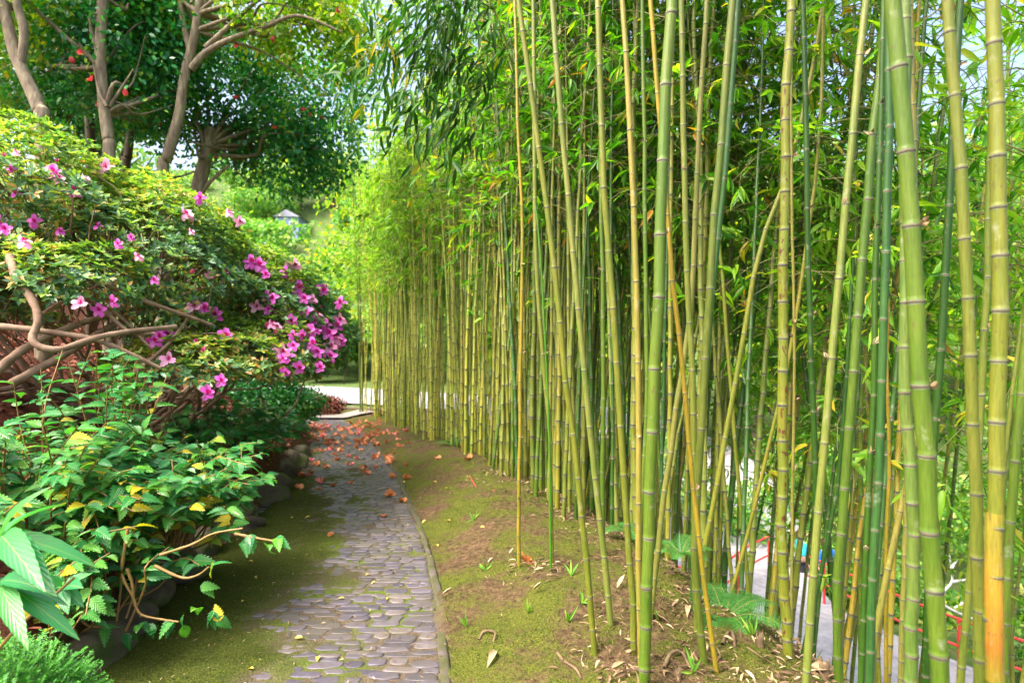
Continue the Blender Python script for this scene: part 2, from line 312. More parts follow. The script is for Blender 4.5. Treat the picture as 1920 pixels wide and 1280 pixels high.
mossatt = N(nt, 'ShaderNodeAttribute', attribute_name='mossy'); pathc = mixc(nt, mossatt.outputs['Fac'], pathc, ramp(nt, [(.3, (.02, .032, .006)), (.5, (.05, .066, .009)), (.7, (.12, .125, .018))], n3.outputs[0]).outputs[0])
c = mixc(nt, sp.outputs[2], c, pathc)
c = mixc(nt, sp.outputs[0], c, ramp(nt, [(.3, (.045, .015, .008)), (.6, (.14, .045, .025)), (.8, (.24, .09, .05))], n2.outputs[0]).outputs[0])
gr = ramp(nt, [(.3, (.03, .075, .015)), (.5, (.07, .12, .03)), (.7, (.15, .14, .06))], n1.outputs[0]).outputs[0]
c = mixc(nt, sp.outputs[1], c, gr)
b = N(nt, 'ShaderNodeBsdfPrincipled'); b.inputs['Roughness'].default_value = .95; b.inputs['Specular IOR Level'].default_value = .15; nt.links.new(c, b.inputs['Base Color'])
bp = N(nt, 'ShaderNodeBump'); bp.inputs['Strength'].default_value = 1; bp.inputs['Distance'].default_value = .02; nt.links.new(n3.outputs[0], bp.inputs['Height']); nt.links.new(bp.outputs[0], b.inputs['Normal'])
nt.links.new(b.outputs[0], N(nt, 'ShaderNodeOutputMaterial').inputs[0])
g = tag(mb.obj('ground', ['ground']), kind='structure')
at = g.data.attributes.new('zone', 'FLOAT_COLOR', 'POINT')
Lz = ss(-.05, .3, xl(Y) - X) * (Y < 26); Vz = np.maximum(ss(2.0, 4.5, X - xc(Y)), ss(19.5, 23, Y)); Pz = ss(-.05, .02, X - xl(Y)) * ss(-.02, .05, xr(Y) - X) * (Y < 19)
zc = np.stack([Lz, Vz * (1 - Lz * (Y < 22)), Pz, np.ones_like(X)], -1); at.data.foreach_set('color', zc.ravel())
at = g.data.attributes.new('mossy', 'FLOAT', 'POINT'); at.data.foreach_set('value', (mossmask(X, Y) * ss(17, 9, Y)).ravel())
# ------------------------------------------------------------------ cobbled path
mb = MB(); v = 1.3
M['stone'] = bpy.data.materials.new('cobble'); nt = nodes(M['stone'])
g_ = N(nt, 'ShaderNodeNewGeometry'); n1 = noise(nt, 22, 5, .7); n2 = noise(nt, 3.2, 5, .65)
c = ramp(nt, [(0, (.046, .041, .056)), (.5, (.072, .063, .086)), (.85, (.098, .084, .105)), (1, (.13, .107, .105))], g_.outputs['Random Per Island']).outputs[0]
c = mixc(nt, .6, c, ramp(nt, [(.3, (.5, .5, .5)), (.7, (1.4, 1.38, 1.35))], n1.outputs[0]).outputs[0], 'MULTIPLY')
c = mixc(nt, ramp(nt, [(.44, (0, 0, 0)), (.62, (.6, .6, .6))], n2.outputs[0]).outputs[0], c, (.075, .065, .035))
b = N(nt, 'ShaderNodeBsdfPrincipled'); b.inputs['Roughness'].default_value = .5; nt.links.new(c, b.inputs['Base Color'])
bp = N(nt, 'ShaderNodeBump'); bp.inputs['Strength'].default_value = .5; bp.inputs['Distance'].default_value = .008; nt.links.new(n1.outputs[0], bp.inputs['Height']); nt.links.new(bp.outputs[0], b.inputs['Normal'])
nt.links.new(b.outputs[0], N(nt, 'ShaderNodeOutputMaterial').inputs[0])
SV = 11
def stone(cx, cy, w, l, ang=0):
    th = np.arange(SV) * 2 * np.pi / SV + random.random()
    e = .62; ex = np.sign(np.cos(th)) * np.abs(np.cos(th)) ** e; ey = np.sign(np.sin(th)) * np.abs(np.sin(th)) ** e
    k = 1 + RNG.normal(0, .10, SV); ox = ex * w / 2 * k; oy = ey * l / 2 * k
    ca, sa = math.cos(ang), math.sin(ang); ox, oy = ox * ca - oy * sa, ox * sa + oy * ca
    t = random.uniform(.002, .006); tx, ty = random.gauss(0, .03), random.gauss(0, .03); rings = []
    for s, z in ((1.02, -.03), (1.0, .0), (.93, .85), (.75, 1.0)):
        x_, y_ = cx + ox * s, cy + oy * s
        rings.append(np.stack([x_, y_, -.045 * y_ + (z * t if z >= 0 else z) + tx * ox * s * .5 + ty * oy * s * .5], -1))
    vv = np.concatenate(rings + [np.array([[cx, cy, -.045 * cy + t * 1.05]])])
    f = []; q = []
    for r in range(3):
        for j in range(SV): k_ = (j + 1) % SV; q.append((r * SV + j, r * SV + k_, (r + 1) * SV + k_, (r + 1) * SV + j))
    n0 = mb.n
    mb.add(vv, q)
    mb.f.append(np.array([(n0 + 3 * SV + j, n0 + 3 * SV + (j + 1) % SV, n0 + 4 * SV) for j in range(SV)])); mb.m.append(np.zeros(SV)); mb.sm.append(np.ones(SV, bool))
while v < 17.5:
    row = random.uniform(.05, .088) * (1 if v < 9 else 1.25); yc = v + row / 2
    x = float(xr(yc)) - .055; x0 = float(xl(yc))
    while x > x0:
        w = random.uniform(.08, .21); 
        if random.random() > .04: stone(x - w / 2, yc + random.gauss(0, .012) + .05 * math.sin(x * 3 + v), w - .009, row - random.uniform(.004, .010), random.gauss(0, .05))
        x -= w
    v += row
yy = np.arange(1.2, 17.6, .035); w0 = .026 + fbm(yy * 3, yy * 0) * .02; kx = xr(yy) + fbm(yy * 2.3, yy * 0 + 7) * .05
sec = [(-1, -.02), (-1, .006), (-.7, .010), (.6, .009), (1, .003), (1, -.05)]
V = np.stack([np.stack([kx - .02 + o_ * w0, yy, -.045 * yy + z_ + fbm(yy * 9 + o_ * 3, yy * 0 + z_ * 100) * .012 * (z_ > 0)], -1) for o_, z_ in sec], 1); i_ = np.arange(len(yy) - 1)[:, None] * 6 + np.arange(5)[None]
mb.add(V, np.stack([i_, i_ + 6, i_ + 7, i_ + 1], -1).reshape(-1, 4), 1)
M['mortar'] = solid('kerb_mortar', [(.3, (.04, .045, .014)), (.48, (.06, .06, .025)), (.6, (.08, .066, .055)), (.75, (.12, .10, .10))], 9, .85, .8, dist=.01)
tag(mb.obj('cobblestone_path', ['stone', 'mortar']), kind='structure')
# ------------------------------------------------------------------ lower road, sandy junction, wall, railings
def strip(name, cl, w, mat, dz=.03, n=120, vs=13):
    p = spline([(a, b_, 0) for a, b_ in cl], n); t = unit(np.gradient(p, axis=0)); s = np.stack([-t[:, 1], t[:, 0], t[:, 2]], -1)
    u = np.linspace(-.5, .5, vs); ww = np.interp(np.linspace(0, 1, n), np.linspace(0, 1, len(w)), w) if hasattr(w, '__len__') else np.full(n, w); q = p[:, None] + s[:, None] * (u[None, :, None] * ww[:, None, None])
    hc = h(p[:, 0], p[:, 1], False)[:, None]; q[..., 2] = np.clip(h(q[..., 0], q[..., 1], False), hc - .3, hc + .3) + dz + .02
    b_ = MB(); i_ = np.arange(n - 1)[:, None] * vs + np.arange(vs - 1)[None]
    b_.add(q, np.stack([i_, i_ + vs, i_ + vs + 1, i_ + 1], -1).reshape(-1, 4)); return b_.obj(name, [mat])
tag(strip('road', [(11, 1), (7.2, 6.2), (5.0, 10.3), (4.8, 14), (6.4, 20), (4, 27), (-4, 34), (-15, 40), (-34, 46)], [4.6, 4.6, 4.6, 4.6, 5, 6, 7, 9, 9], 'asphalt', .10), kind='structure')
tag(strip('sandy_path', [(-2.6, 18.6), (-4.6, 18.2), (-6.6, 18.4), (-10, 20)], 1.3, 'concrete', .05, 40), kind='structure')
def box(mb, c, s, mat=0, rz=0):
    v_ = np.array([(x, y, z) for x in (-.5, .5) for y in (-.5, .5) for z in (-.5, .5)]) * np.array(s)
    ca, sa = math.cos(rz), math.sin(rz); v_ = np.stack([v_[:, 0] * ca - v_[:, 1] * sa, v_[:, 0] * sa + v_[:, 1] * ca, v_[:, 2]], -1) + np.array(c)
    mb.add(v_, [(0, 1, 3, 2), (4, 6, 7, 5), (0, 4, 5, 1), (2, 3, 7, 6), (0, 2, 6, 4), (1, 5, 7, 3)], mat, smooth=False)
mb = MB(); a = np.array([-7.6, 20.4]); b2 = np.array([-1.5, 19.6]); ang = math.atan2(b2[1] - a[1], b2[0] - a[0]); Lw = np.linalg.norm(b2 - a)
for k in range(14):
    c_ = a + (b2 - a) * (k + .5) / 14; box(mb, (c_[0], c_[1], -1.03 + random.uniform(-.006, .006)), (Lw / 14 - .008, .26 + random.uniform(-.01, .01), .62), 0, ang)
tag(mb.obj('low_wall', ['wallm']), 'low brown wall across the end of the cobbled path', 'wall')
def railing(pts, label):
    root = thing('metal_railing', label, 'railing', (*pts[0], float(h(*pts[0], False))))
    o0 = np.array(root.location)
    p = spline([(a, b_, 0) for a, b_ in pts], 60); p[:, 2] = h(p[:, 0], p[:, 1], False)
    for hh in (1.0, .55):
        mb = MB(); q = p.copy(); q[:, 2] = np.convolve(np.pad(q[:, 2], 6, 'edge'), np.ones(13) / 13, 'valid') + hh; tube(mb, q - o0, .022, 6); mb.obj('rail', ['rail'], root)
    for i_ in range(0, 60, 11):
        mb = MB(); tube(mb, [p[i_] - o0 + (0, 0, -.1), p[i_] - o0 + (0, 0, .99)], .028, 8); mb.obj('post', ['rail'], root)
railing([(10.4, 5.6), (8.3, 8.2), (7.05, 10.4), (6.7, 13.3)], 'red two-bar metal railing along the outer edge of the lower road')
railing([(6.3, 14.4), (3.9, 11.7), (2.9, 12.8), (2.4, 14.5)], 'red metal railing on the inner side of the lower road, seen between leaning culms')
# ------------------------------------------------------------------ bamboo
def culm_mesh(mb, pts, r0, r1, inter, segs=12, jit=.0, simple=False):
    p = spline(pts, 80); seg = np.linalg.norm(np.diff(p, axis=0), axis=1); S = np.concatenate([[0], np.cumsum(seg)]); T = S[-1]
    at_ = lambda s: np.stack([np.interp(s, S, p[:, k]) for k in range(3)], -1)
    s = 0; nodes_ = []
    while s < T - .05:
        nodes_.append(s); g0 = inter(s / T) if callable(inter) else inter
        s += g0 * random.uniform(.85, 1.12)
    ring_s = [0.0]; ring_k = [1.0]; mats = []; side = []
    for ni, s in enumerate(nodes_[1:]):
        r = r0 + (r1 - r0) * s / T
        prof = ([(-.9, 1.0), (-.15, 1.03), (0, 1.16), (.3, 1.0)] if simple else [(-.42, .985), (-.2, 1.0), (-.12, 1.09), (-.02, 1.04), (.06, 1.02), (.2, 1.08), (.34, 1.0), (.8, .985)])
        mt = ([0, 1, 2, 2] if simple else [0, 1, 2, 2, 2, 1, 0, 0])
        for (o_, k_), m_ in zip(prof, mt):
            ring_s.append(s + o_ * r); ring_k.append(k_); mats.append(m_); side.append(ni)
    ring_s.append(T); ring_k.append(1.0); mats.append(0); side.append(len(nodes_))
    rs = np.array(ring_s); c = at_(rs); rr = (r0 + (r1 - r0) * rs / T) * np.array(ring_k)
    if jit: 
        jn = RNG.normal(0, jit, (len(nodes_) + 2, 3)); jn[:, 2] = 0; jn[0] = 0
        ns = np.array([-1] + list(nodes_[1:]) + [T + 1]); jn = jn[:len(ns)]
        c = c + np.stack([np.interp(rs, ns, jn[:, k]) for k in range(3)], -1)
    n = len(rs); t = unit(np.gradient(c, axis=0)); a = unit(np.cross(t, np.array([0, 1., .05]))); b_ = np.cross(t, a)
    th = np.arange(segs) * 2 * np.pi / segs; rad = np.repeat(rr[:, None], segs, 1)
    if not simple:
        sd = np.array([0] + side); 
        for k in range(n):
            g_ = int(segs * (.70 if sd[k] % 2 else .86)) % segs if True else 0
            rad[k, g_] *= .90
    v_ = c[:, None] + rad[..., None] * (a[:, None] * np.cos(th)[None, :, None] + b_[:, None] * np.sin(th)[None, :, None])
    i_ = np.arange(n - 1)[:, None] * segs; j = np.arange(segs)[None]; k = (j + 1) % segs
    mb.add(v_, np.stack([i_ + j, i_ + k, i_ + segs + k, i_ + segs + j], -1).reshape(-1, 4), np.repeat(mats, segs))
    return nodes_, at_, T
def bamboo_foliage(H, nb, leafL=.14, spread=1.0, low=0.0, dens=1.0, leafmat_='leaf_bamboo', wide=.11):
    """leafy side branches along a vertical axis from z=0 to z=H"""
    lf = MB(); tw = MB(); P = []; D = []; Q = []
    z = low
    while z < H:
        a0 = random.uniform(0, 6.28)
        for s in range(nb):
            az = a0 + s * 2.2 + random.gauss(0, .4); Lb = random.uniform(.55, 1.25) * spread * (1.1 - .55 * z / H)
            el = random.uniform(.5, 1.1); out = np.array([math.cos(az), math.sin(az), 0])
            n = 7; t = np.linspace(0, 1, n)
            pts = np.array([0, 0, z]) + out[None] * (Lb * math.cos(el) * t)[:, None] * 1.25 + np.array([0, 0, 1.])[None] * (Lb * (math.sin(el) * t - .75 * t**2))[:, None] + RNG.normal(0, .02, (n, 3)) * t[:, None]
            tube(tw, pts, np.linspace(.006, .002, n), 3)
            for q in range(int(9 * dens)):
                tt = random.uniform(.2, 1); i_ = min(int(tt * (n - 1)), n - 2); b0 = pts[i_] + (pts[i_ + 1] - pts[i_]) * (tt * (n - 1) - i_)
                d0 = unit(out + RNG.normal(0, .7, 3) + np.array([0, 0, -.05])); l2 = random.uniform(.08, .28); e0 = b0 + d0 * l2 + np.array([0, 0, -.25 * l2])
                tube(tw, [b0, (b0 + e0) / 2 + (0, 0, .01), e0], [.002, .0016, .001], 3)
                for w in range(random.randint(3, 6)):
                    tpos = random.uniform(.45, 1); P.append(b0 + (e0 - b0) * tpos)
                    D.append(d0 * .8 + RNG.normal(0, .55, 3) + np.array([0, 0, -.3])); Q.append(np.array([0, 0, 1.]) + RNG.normal(0, .5, 3))
        z += random.uniform(.2, .32)
    P = np.array(P); n = len(P); L = RNG.uniform(.6, 1.2, n) * leafL
    leaves(lf, P, np.array(D), np.array(Q), L, L * wide * RNG.uniform(.8, 1.2, n) * .95, BAMB)
    # one mesh: leaves and their twigs
    off = lf.n
    for v_, f_, u_ in zip(tw.v, tw.f, tw.uv):
        pass
    for v_, f_, m_, s_, u_ in zip(tw.v, tw.f, tw.m, tw.sm, tw.uv):
        lf.v.append(v_); lf.f.append(f_ + off); lf.m.append(np.ones(len(f_))); lf.sm.append(s_); lf.uv.append(u_)
    lf.n += tw.n
    return lf.mesh('foliage', [leafmat_, 'twig_green'])
FOL = [bamboo_foliage(4.6, 2, .155, 1.1, dens=.42, wide=.125) for _ in range(5)]
FOLM = [bamboo_foliage(3.6, 1, .155, 1.1, dens=.5, wide=.125) for _ in range(3)]
FOLS = [bamboo_foliage(2.4, 1, .15, 1.0, dens=.5) for _ in range(2)]
FOLL = [bamboo_foliage(3.6, 2, .16, 1.15, leafmat_='leaf_bright', dens=.42, wide=.125) for _ in range(4)]
FOLF = [bamboo_foliage(3.2, 2, .16, .9, leafmat_='leaf_far', dens=.5, wide=.14) for _ in range(4)]
# individually placed culms: (pixel polyline top->bottom, depth or None = from ground, width px bottom, width px top, internode px, colour, label)
HERO = [
 ([(966,-60),(972,20),(1000,200),(1020,350),(1040,500),(1052,650),(1075,830),(1095,1000),(1115,1228)],None,13,11,98,'yellow','slender yellow culm rooted on the mossy bank left of a speckled olive culm'),
 ([(1032,-60),(1035,0),(1050,200),(1065,350),(1080,530),(1095,700),(1110,850),(1130,1010),(1145,1172)],None,13,12,112,'pale','greyish olive culm with fine specks rooted just behind the lowest slender yellow culm'),
 ([(1121,-60),(1122,0),(1128,200),(1135,400),(1147,540),(1155,660),(1165,830),(1175,970),(1185,1100),(1192,1300)],2.9,14,13,105,'yellow','yellow culm leaning left immediately left of the thick light green culm, with double node rings'),
 ([(1163,-60),(1165,0),(1175,130),(1183,280),(1193,480),(1197,700),(1197,850),(1198,1000),(1198,1170),(1203,1300)],2.75,13,11,135,'tan','straight tan culm with long brown scratches touching the thick light green culm at its foot'),
 ([(1264,-60),(1262,0),(1253,110),(1246,280),(1240,440),(1233,580),(1228,720),(1222,850),(1218,960),(1216,1050),(1212,1140),(1208,1310)],2.6,24,25,118,'green','thick light green culm with pale ringed nodes in the middle of the near row'),
 ([(1214,-60),(1218,0),(1229,120),(1240,250),(1252,440),(1265,540),(1275,640),(1285,750),(1293,850),(1302,930),(1315,1050),(1325,1150),(1345,1262)],None,10,10,108,'gold','thin orange-yellow culm with curved foot that crosses behind the thick light green culm'),
 ([(1380,-60),(1375,0),(1365,90),(1357,210),(1345,350),(1333,490),(1325,620),(1318,750),(1310,870),(1304,1010),(1302,1110),(1308,1205),(1322,1245)],None,16,15,128,'olive','olive green culm with a hooked root foot beside the thin orange-yellow culm'),
 ([(1388,-60),(1385,0),(1378,110),(1365,220),(1360,335),(1345,450),(1335,560),(1320,750),(1308,950),(1296,1130)],3.5,11,13,118,'teal','dark blue-green culm with a broken twig, half hidden behind the hooked-foot olive culm'),
 ([(1328,-60),(1325,0),(1318,130),(1312,220),(1305,350),(1300,520),(1290,620),(1275,730),(1262,800),(1245,930),(1230,1060),(1222,1130)],3.3,12,10,84,'tan','beige culm slanting down leftward to pass behind the thick light green culm'),
 ([(1486,-60),(1483,0),(1475,110),(1473,270),(1470,400),(1468,600),(1467,800),(1467,1000),(1468,1130),(1480,1228)],None,21,17,62,'spotted','yellow-green culm with close-set rings and brown spots near its foot at the bank edge'),
 ([(1504,-60),(1505,0),(1508,150),(1512,300),(1512,430),(1518,570),(1523,740),(1528,900),(1526,1160)],3.3,12,11,92,'dark','dark olive-green culm just right of the spotted close-ringed culm'),
 ([(1633,-60),(1625,0),(1605,170),(1590,325),(1578,470),(1562,630),(1548,770),(1540,905),(1527,1020),(1522,1130),(1508,1330)],2.5,16,15,140,'pale','pale yellow-olive culm slanting down left beside the spotted close-ringed culm'),
 ([(1664,-60),(1660,0),(1650,130),(1637,270),(1625,410),(1610,540),(1602,655),(1595,780),(1580,970),(1572,1060),(1565,1150),(1572,1262)],2.75,18,19,112,'green','medium green culm slanting left, next one right of the pale yellow-olive slanting culm'),
 ([(1670,-60),(1669,0),(1668,190),(1665,330),(1660,505),(1655,680),(1650,800),(1648,905),(1642,1020),(1635,1110),(1628,1330)],2.35,17,15,108,'teal','right and bluer one of a tight pair of dark green culms'),
 ([(1660,-60),(1657,60),(1655,190),(1648,350),(1642,470),(1638,580),(1640,690),(1637,800),(1630,905),(1625,1010),(1618,1180),(1611,1330)],2.4,13,11,104,'dark','left and thinner one of a tight pair of dark green culms, with papery sheath stubs'),
 ([(1666,-60),(1672,0),(1685,50),(1692,180),(1703,350),(1715,510),(1722,670),(1733,820),(1740,960),(1750,1080),(1757,1180),(1770,1360)],1.75,34,32,142,'green','thickest green culm, smooth and leaning left, standing close to the camera'),
 ([(1704,-60),(1705,0),(1710,130),(1712,260),(1716,400),(1712,560),(1708,690)],2.6,12,13,58,'tan','slim brownish close-ringed culm behind the top of the thickest culm'),
 ([(1700,-60),(1698,300),(1697,690),(1700,840),(1708,930),(1713,1000),(1715,1090),(1702,1360)],2.05,26,14,72,'bluegreen','blue-green culm with crowded rings emerging left of the thickest culm at its foot'),
 ([(1770,-60),(1775,0),(1785,120),(1795,240),(1803,360),(1812,490),(1817,620),(1822,740),(1828,860),(1833,970),(1835,1090),(1838,1360)],1.9,24,20,118,'olive','stout grey-olive culm with a kinked top between the thickest culm and the orange-footed culm'),
 ([(1859,-60),(1862,0),(1867,100),(1870,260),(1875,330),(1872,440),(1875,600),(1873,700),(1870,840),(1866,950),(1863,1050),(1862,1180),(1868,1360)],1.8,31,26,98,'yellow','stout yellow culm whose lower joint turns bright orange, nearest the right edge'),
 ([(1806,-60),(1800,30),(1790,170),(1782,330),(1775,510),(1765,625),(1755,740),(1748,860),(1742,1000),(1738,1200)],2.6,16,15,118,'dark','dark green culm crossing behind the thickest culm from upper right'),
 ([(1866,-60),(1860,180),(1855,360),(1848,560),(1843,670),(1838,800),(1828,950),(1818,1090),(1812,1170),(1796,1340)],2.3,15,12,106,'olive','narrow olive culm between the grey-olive and the orange-footed culms'),
 ([(1950,-60),(1945,300),(1930,540),(1918,700),(1905,830),(1898,940),(1890,1070),(1883,1190),(1876,1360)],2.0,18,16,112,'green','green culm entering at the right picture edge and leaning down left'),
 ([(1484,-60),(1483,200),(1485,430),(1488,560),(1490,700),(1486,900),(1484,1150)],3.4,6,6,70,'tan','very thin reddish tan culm brushing the right side of the spotted culm'),
 ([(1960,300),(1925,550),(1900,720),(1880,900),(1850,1150)],2.8,9,8,90,'olive','thin culm leaning strongly right across the far right edge'),
 ([(968,100),(970,240),(978,340),(980,430),(978,600),(975,700),(975,850),(972,950),(973,1062)],None,8,6,52,'gold','thin straight yellow culm rooted alone at the left front of the bank'),
 ([(1000,60),(1002,170),(1003,400),(1008,560),(1020,700),(1030,800),(1033,960),(1035,1062)],None,9,10,58,'olive','slightly bent olive culm on the bank right of the lone thin yellow culm'),
 ([(1004,380),(1010,440),(1018,550),(1025,700),(1030,800),(1032,950),(1033,1072)],None,5,4,60,'lime','pencil-thin bright green young culm on the bank'),
 ([(1278,-60),(1280,200),(1282,300),(1285,440),(1290,560),(1297,690),(1300,800),(1302,900),(1304,1100)],3.2,13,12,82,'olive','olive culm seen just right of the thick light green culm'),
 ([(1203,-60),(1205,30),(1208,330),(1210,430),(1213,600),(1212,780),(1205,900),(1200,1040)],3.9,10,8,86,'green','slim green culm standing left of the thick light green culm, further back'),
 ([(1125,200),(1130,520),(1131,690),(1131,770),(1130,980)],4.4,10,8,80,'green','slim upright green culm left of the double-ringed yellow culm, further back'),
 ([(1500,250),(1470,350),(1435,430),(1405,560),(1393,640),(1375,740),(1355,850),(1338,940),(1320,1040)],3.9,11,9,100,'yellow','slim yellow culm slanting up right from behind the olive hooked-foot culm'),
 ([(1340,380),(1350,470),(1362,620),(1370,720),(1375,800),(1390,960)],4.4,9,8,88,'olive','slim olive culm bending right at its foot near the centre of the near row'),
 ([(1545,-60),(1540,200),(1520,420),(1490,600),(1475,700),(1440,840),(1400,1010)],3.8,8,7,74,'yellow','long thin yellow culm crossing behind the spotted culm'),
 ([(1730,760),(1705,880),(1687,965),(1665,1060),(1642,1180),(1630,1300)],2.7,14,12,100,'tan','dull tan culm leaning right, behind the pair of dark green culms'),
 ([(1600,480),(1592,620),(1586,740),(1575,880),(1552,1010),(1530,1120)],3.2,9,8,86,'dark','dark slim culm behind the medium green slanting culm'),
 ([(1665,560),(1662,700),(1668,860),(1664,960),(1660,1080),(1662,1300)],2.9,8,7,70,'gold','thin golden culm between the pair of dark green culms and the blue-green one'),
]
GH = 'bamboo culms placed singly in the near row'
def hang(root, z, o=None, kinds=FOL, s=1.0):
    f_ = link('foliage', random.choice(kinds), root, o); f_.rotation_euler = (random.gauss(0, .06), random.gauss(0, .06), random.uniform(0, 6.28)); f_.scale = (s, s, s * random.uniform(.9, 1.1)); return f_
for pts, Yd, wb, wt, ip, colr, lab in HERO:
    base = gpt(*pts[-1]) if Yd is None else px3(*pts[-1], Yd); Yd = base[1]
    W = [px3(a, b_, Yd) for a, b_ in pts]; W[-1] = base
    gz = float(h(base[0], base[1]))
    if W[-1][2] > gz:                              # run on down to the ground
        d = W[-1] - W[-2]; d = d / max(-d[2], 1e-3); W.append(W[-1] + d * (W[-1][2] - gz + .03)); W[-1][2] = float(h(W[-1][0], W[-1][1])) - .02
    else: W[-1][2] = min(W[-1][2], gz) - .02
    W = W[::-1]; d = unit(W[-1] - W[-3]); 
    if W[-1][2] > 2.6:
        tb = np.array([d[0] * .6, .05, 1]); W.append(W[-1] + tb * 1.4); W.append(W[-1] + tb * 1.5 + np.array([-.1, 0, 0]))
    W = np.array(W); o = W[0].copy(); nat = [Vector(w) for w in W]
    root = thing('bamboo_culm', lab, 'bamboo', tuple(o), 'single bamboo culms of the near row')
    # near-uniform parameterisation for the spline
    s_ = np.concatenate([[0], np.cumsum(np.linalg.norm(np.diff(W, axis=0), axis=1))]); tt = np.linspace(0, s_[-1], 14)
    Wu = np.stack([np.interp(tt, s_, W[:, k]) for k in range(3)], -1) - o
    mb = MB(); I = ip * Yd / F; r0, r1 = .92 * wb * Yd / F / 2, .92 * wt * Yd / F / 2
    nodes_, at_, T = culm_mesh(mb, Wu, r0, r1 * .85, lambda t: I * (.55 + .45 * min(1, t * 5)) * (1 + .25 * t), 14, r0 * .12)
    mb.obj('culm', [colr, 'band', 'ring'], root)
    if lab.startswith('stout yellow culm'):
        mb = MB(); a_ = at_(np.array([0])); nd = [n_ for n_ in nodes_ if .62 < (n_ + o[2]) < 1.0]
        q_ = [at_(np.array([s__]))[0] for s__ in np.linspace(px3(1865, 1275, Yd)[2] - o[2], px3(1864, 960, Yd)[2] - o[2], 24)]
        tube(mb, q_, r0 * 1.035, 20, 0, False); mb.obj('orange_joint', ['orange'], root)
    if W[-1][2] > 2.6: hang(root, 0, tuple(W[-3] - o + np.array([0, 0, 1.5])), FOLS, .8)
    if 'papery' in lab or 'broken twig' in lab or random.random() < .45:
        for n_ in nodes_[random.randint(4, 7):16:random.randint(2, 5)]:
            c_ = at_(np.array([n_]))[0]; mb = MB(); leaves(mb, [c_ + (r0 * .8 * random.choice((-1, 1)), -r0 * .3, 0)] * 3, rnd(3, .5) + np.array([random.choice((-.6, .8)), -.3, .9]), rnd(3), .032, .007, LANCE); mb.obj('sheath_stub', ['straw'], root)
# many culms: shared meshes
CV = {}
def culm_variant(colr, Lh, r, bend, inter):
    mb = MB(); n = 8; t = np.linspace(0, 1, n)
    pts = np.stack([bend * t**2, RNG.normal(0, .01, n), Lh * t], -1)
    culm_mesh(mb, pts, r, r * .55, inter, 8, r * .12, True); return mb.mesh('culm', [colr, 'band', 'ring'])
for colr in ('yellow', 'gold', 'olive', 'green', 'dark', 'teal', 'tan', 'pale', 'gold_lit', 'olive_lit'):
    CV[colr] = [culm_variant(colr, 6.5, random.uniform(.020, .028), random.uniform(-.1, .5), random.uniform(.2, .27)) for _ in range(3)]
def plant(x, y, colr, lean, leanaz, hgt, foz, fol, lab, grp, sc=1.0):
    z = float(h(x, y)) - .03; root = thing('bamboo_culm', lab, 'bamboo', (x, y, z), grp)
    c = link('culm', random.choice(CV[colr]), root); c.scale = (sc, sc, hgt / 6.5); az = leanaz
    c.rotation_euler = (0, lean, az)
    axis = np.array([math.sin(lean) * math.cos(az), math.sin(lean) * math.sin(az), math.cos(lean)])
    if fol is not None: 
        f_ = hang(root, 0, tuple(axis * foz), fol, random.uniform(.85, 1.1)); 
    return root
cnt = 0; used = []
def free(x, y, dmin):
    for a, b_ in used:
        if (a - x)**2 + (b_ - y)**2 < dmin * dmin: return False
    used.append((x, y)); return True
# far row along the path: straight, thin, pale-gold
k = 0
while k < 100:
    y = random.uniform(9.2, 18.6) if k > 14 else random.uniform(16, 19); d = random.uniform(-.35, 1.2) * (1 if y > 11 else .8); x = float(xc(y)) + d
    if not free(x, y, .07): continue
    colr = random.choice(['gold_lit', 'gold_lit', 'olive_lit', 'gold_lit', 'green', 'olive_lit', 'olive_lit']) 
    plant(x, y, colr, abs(random.gauss(0, .03)), random.uniform(0, 6.28), random.uniform(6.8, 8.4), random.uniform(3.3, 4.7), FOLF if y > 11.5 else FOLL, 'straight thin %s bamboo culm in the dense far row beside the fallen blossoms' % ('green' if colr in ('green',) else 'olive' if colr in ('olive_lit', 'pale') else 'golden'), 'far row of %s bamboo culms' % ('green' if colr in ('green',) else 'olive' if colr in ('olive_lit', 'pale') else 'golden'), random.uniform(.75, 1.05)); k += 1
# middle of the grove
k = 0
while k < 96:
    y = random.uniform(4.6, 9.8); d = random.uniform(-.25, 2.2) if y > 5.5 else random.uniform(.15, 2.4); x = float(xc(y)) + d
    if not free(x, y, .11): continue
    colr = random.choice(['green', 'dark', 'teal', 'olive', 'yellow', 'green', 'yellow', 'olive', 'pale', 'olive']); g_ = 'dark green' if colr in ('dark', 'teal') else 'yellow' if colr == 'yellow' else 'mid green'
    ln = abs(random.gauss(0, .05)) + (.05 if d > 1 else 0)
    plant(x, y, colr, ln, random.gauss(0, 1.4), random.uniform(5.8, 7.2), random.uniform(2.9, 4.2), random.choice([FOL, FOL, FOL, FOLM, FOLL]), '%s bamboo culm crowded in the shaded middle of the grove' % g_, '%s bamboo culms in the middle of the grove' % g_, random.uniform(.75, 1.15)); k += 1
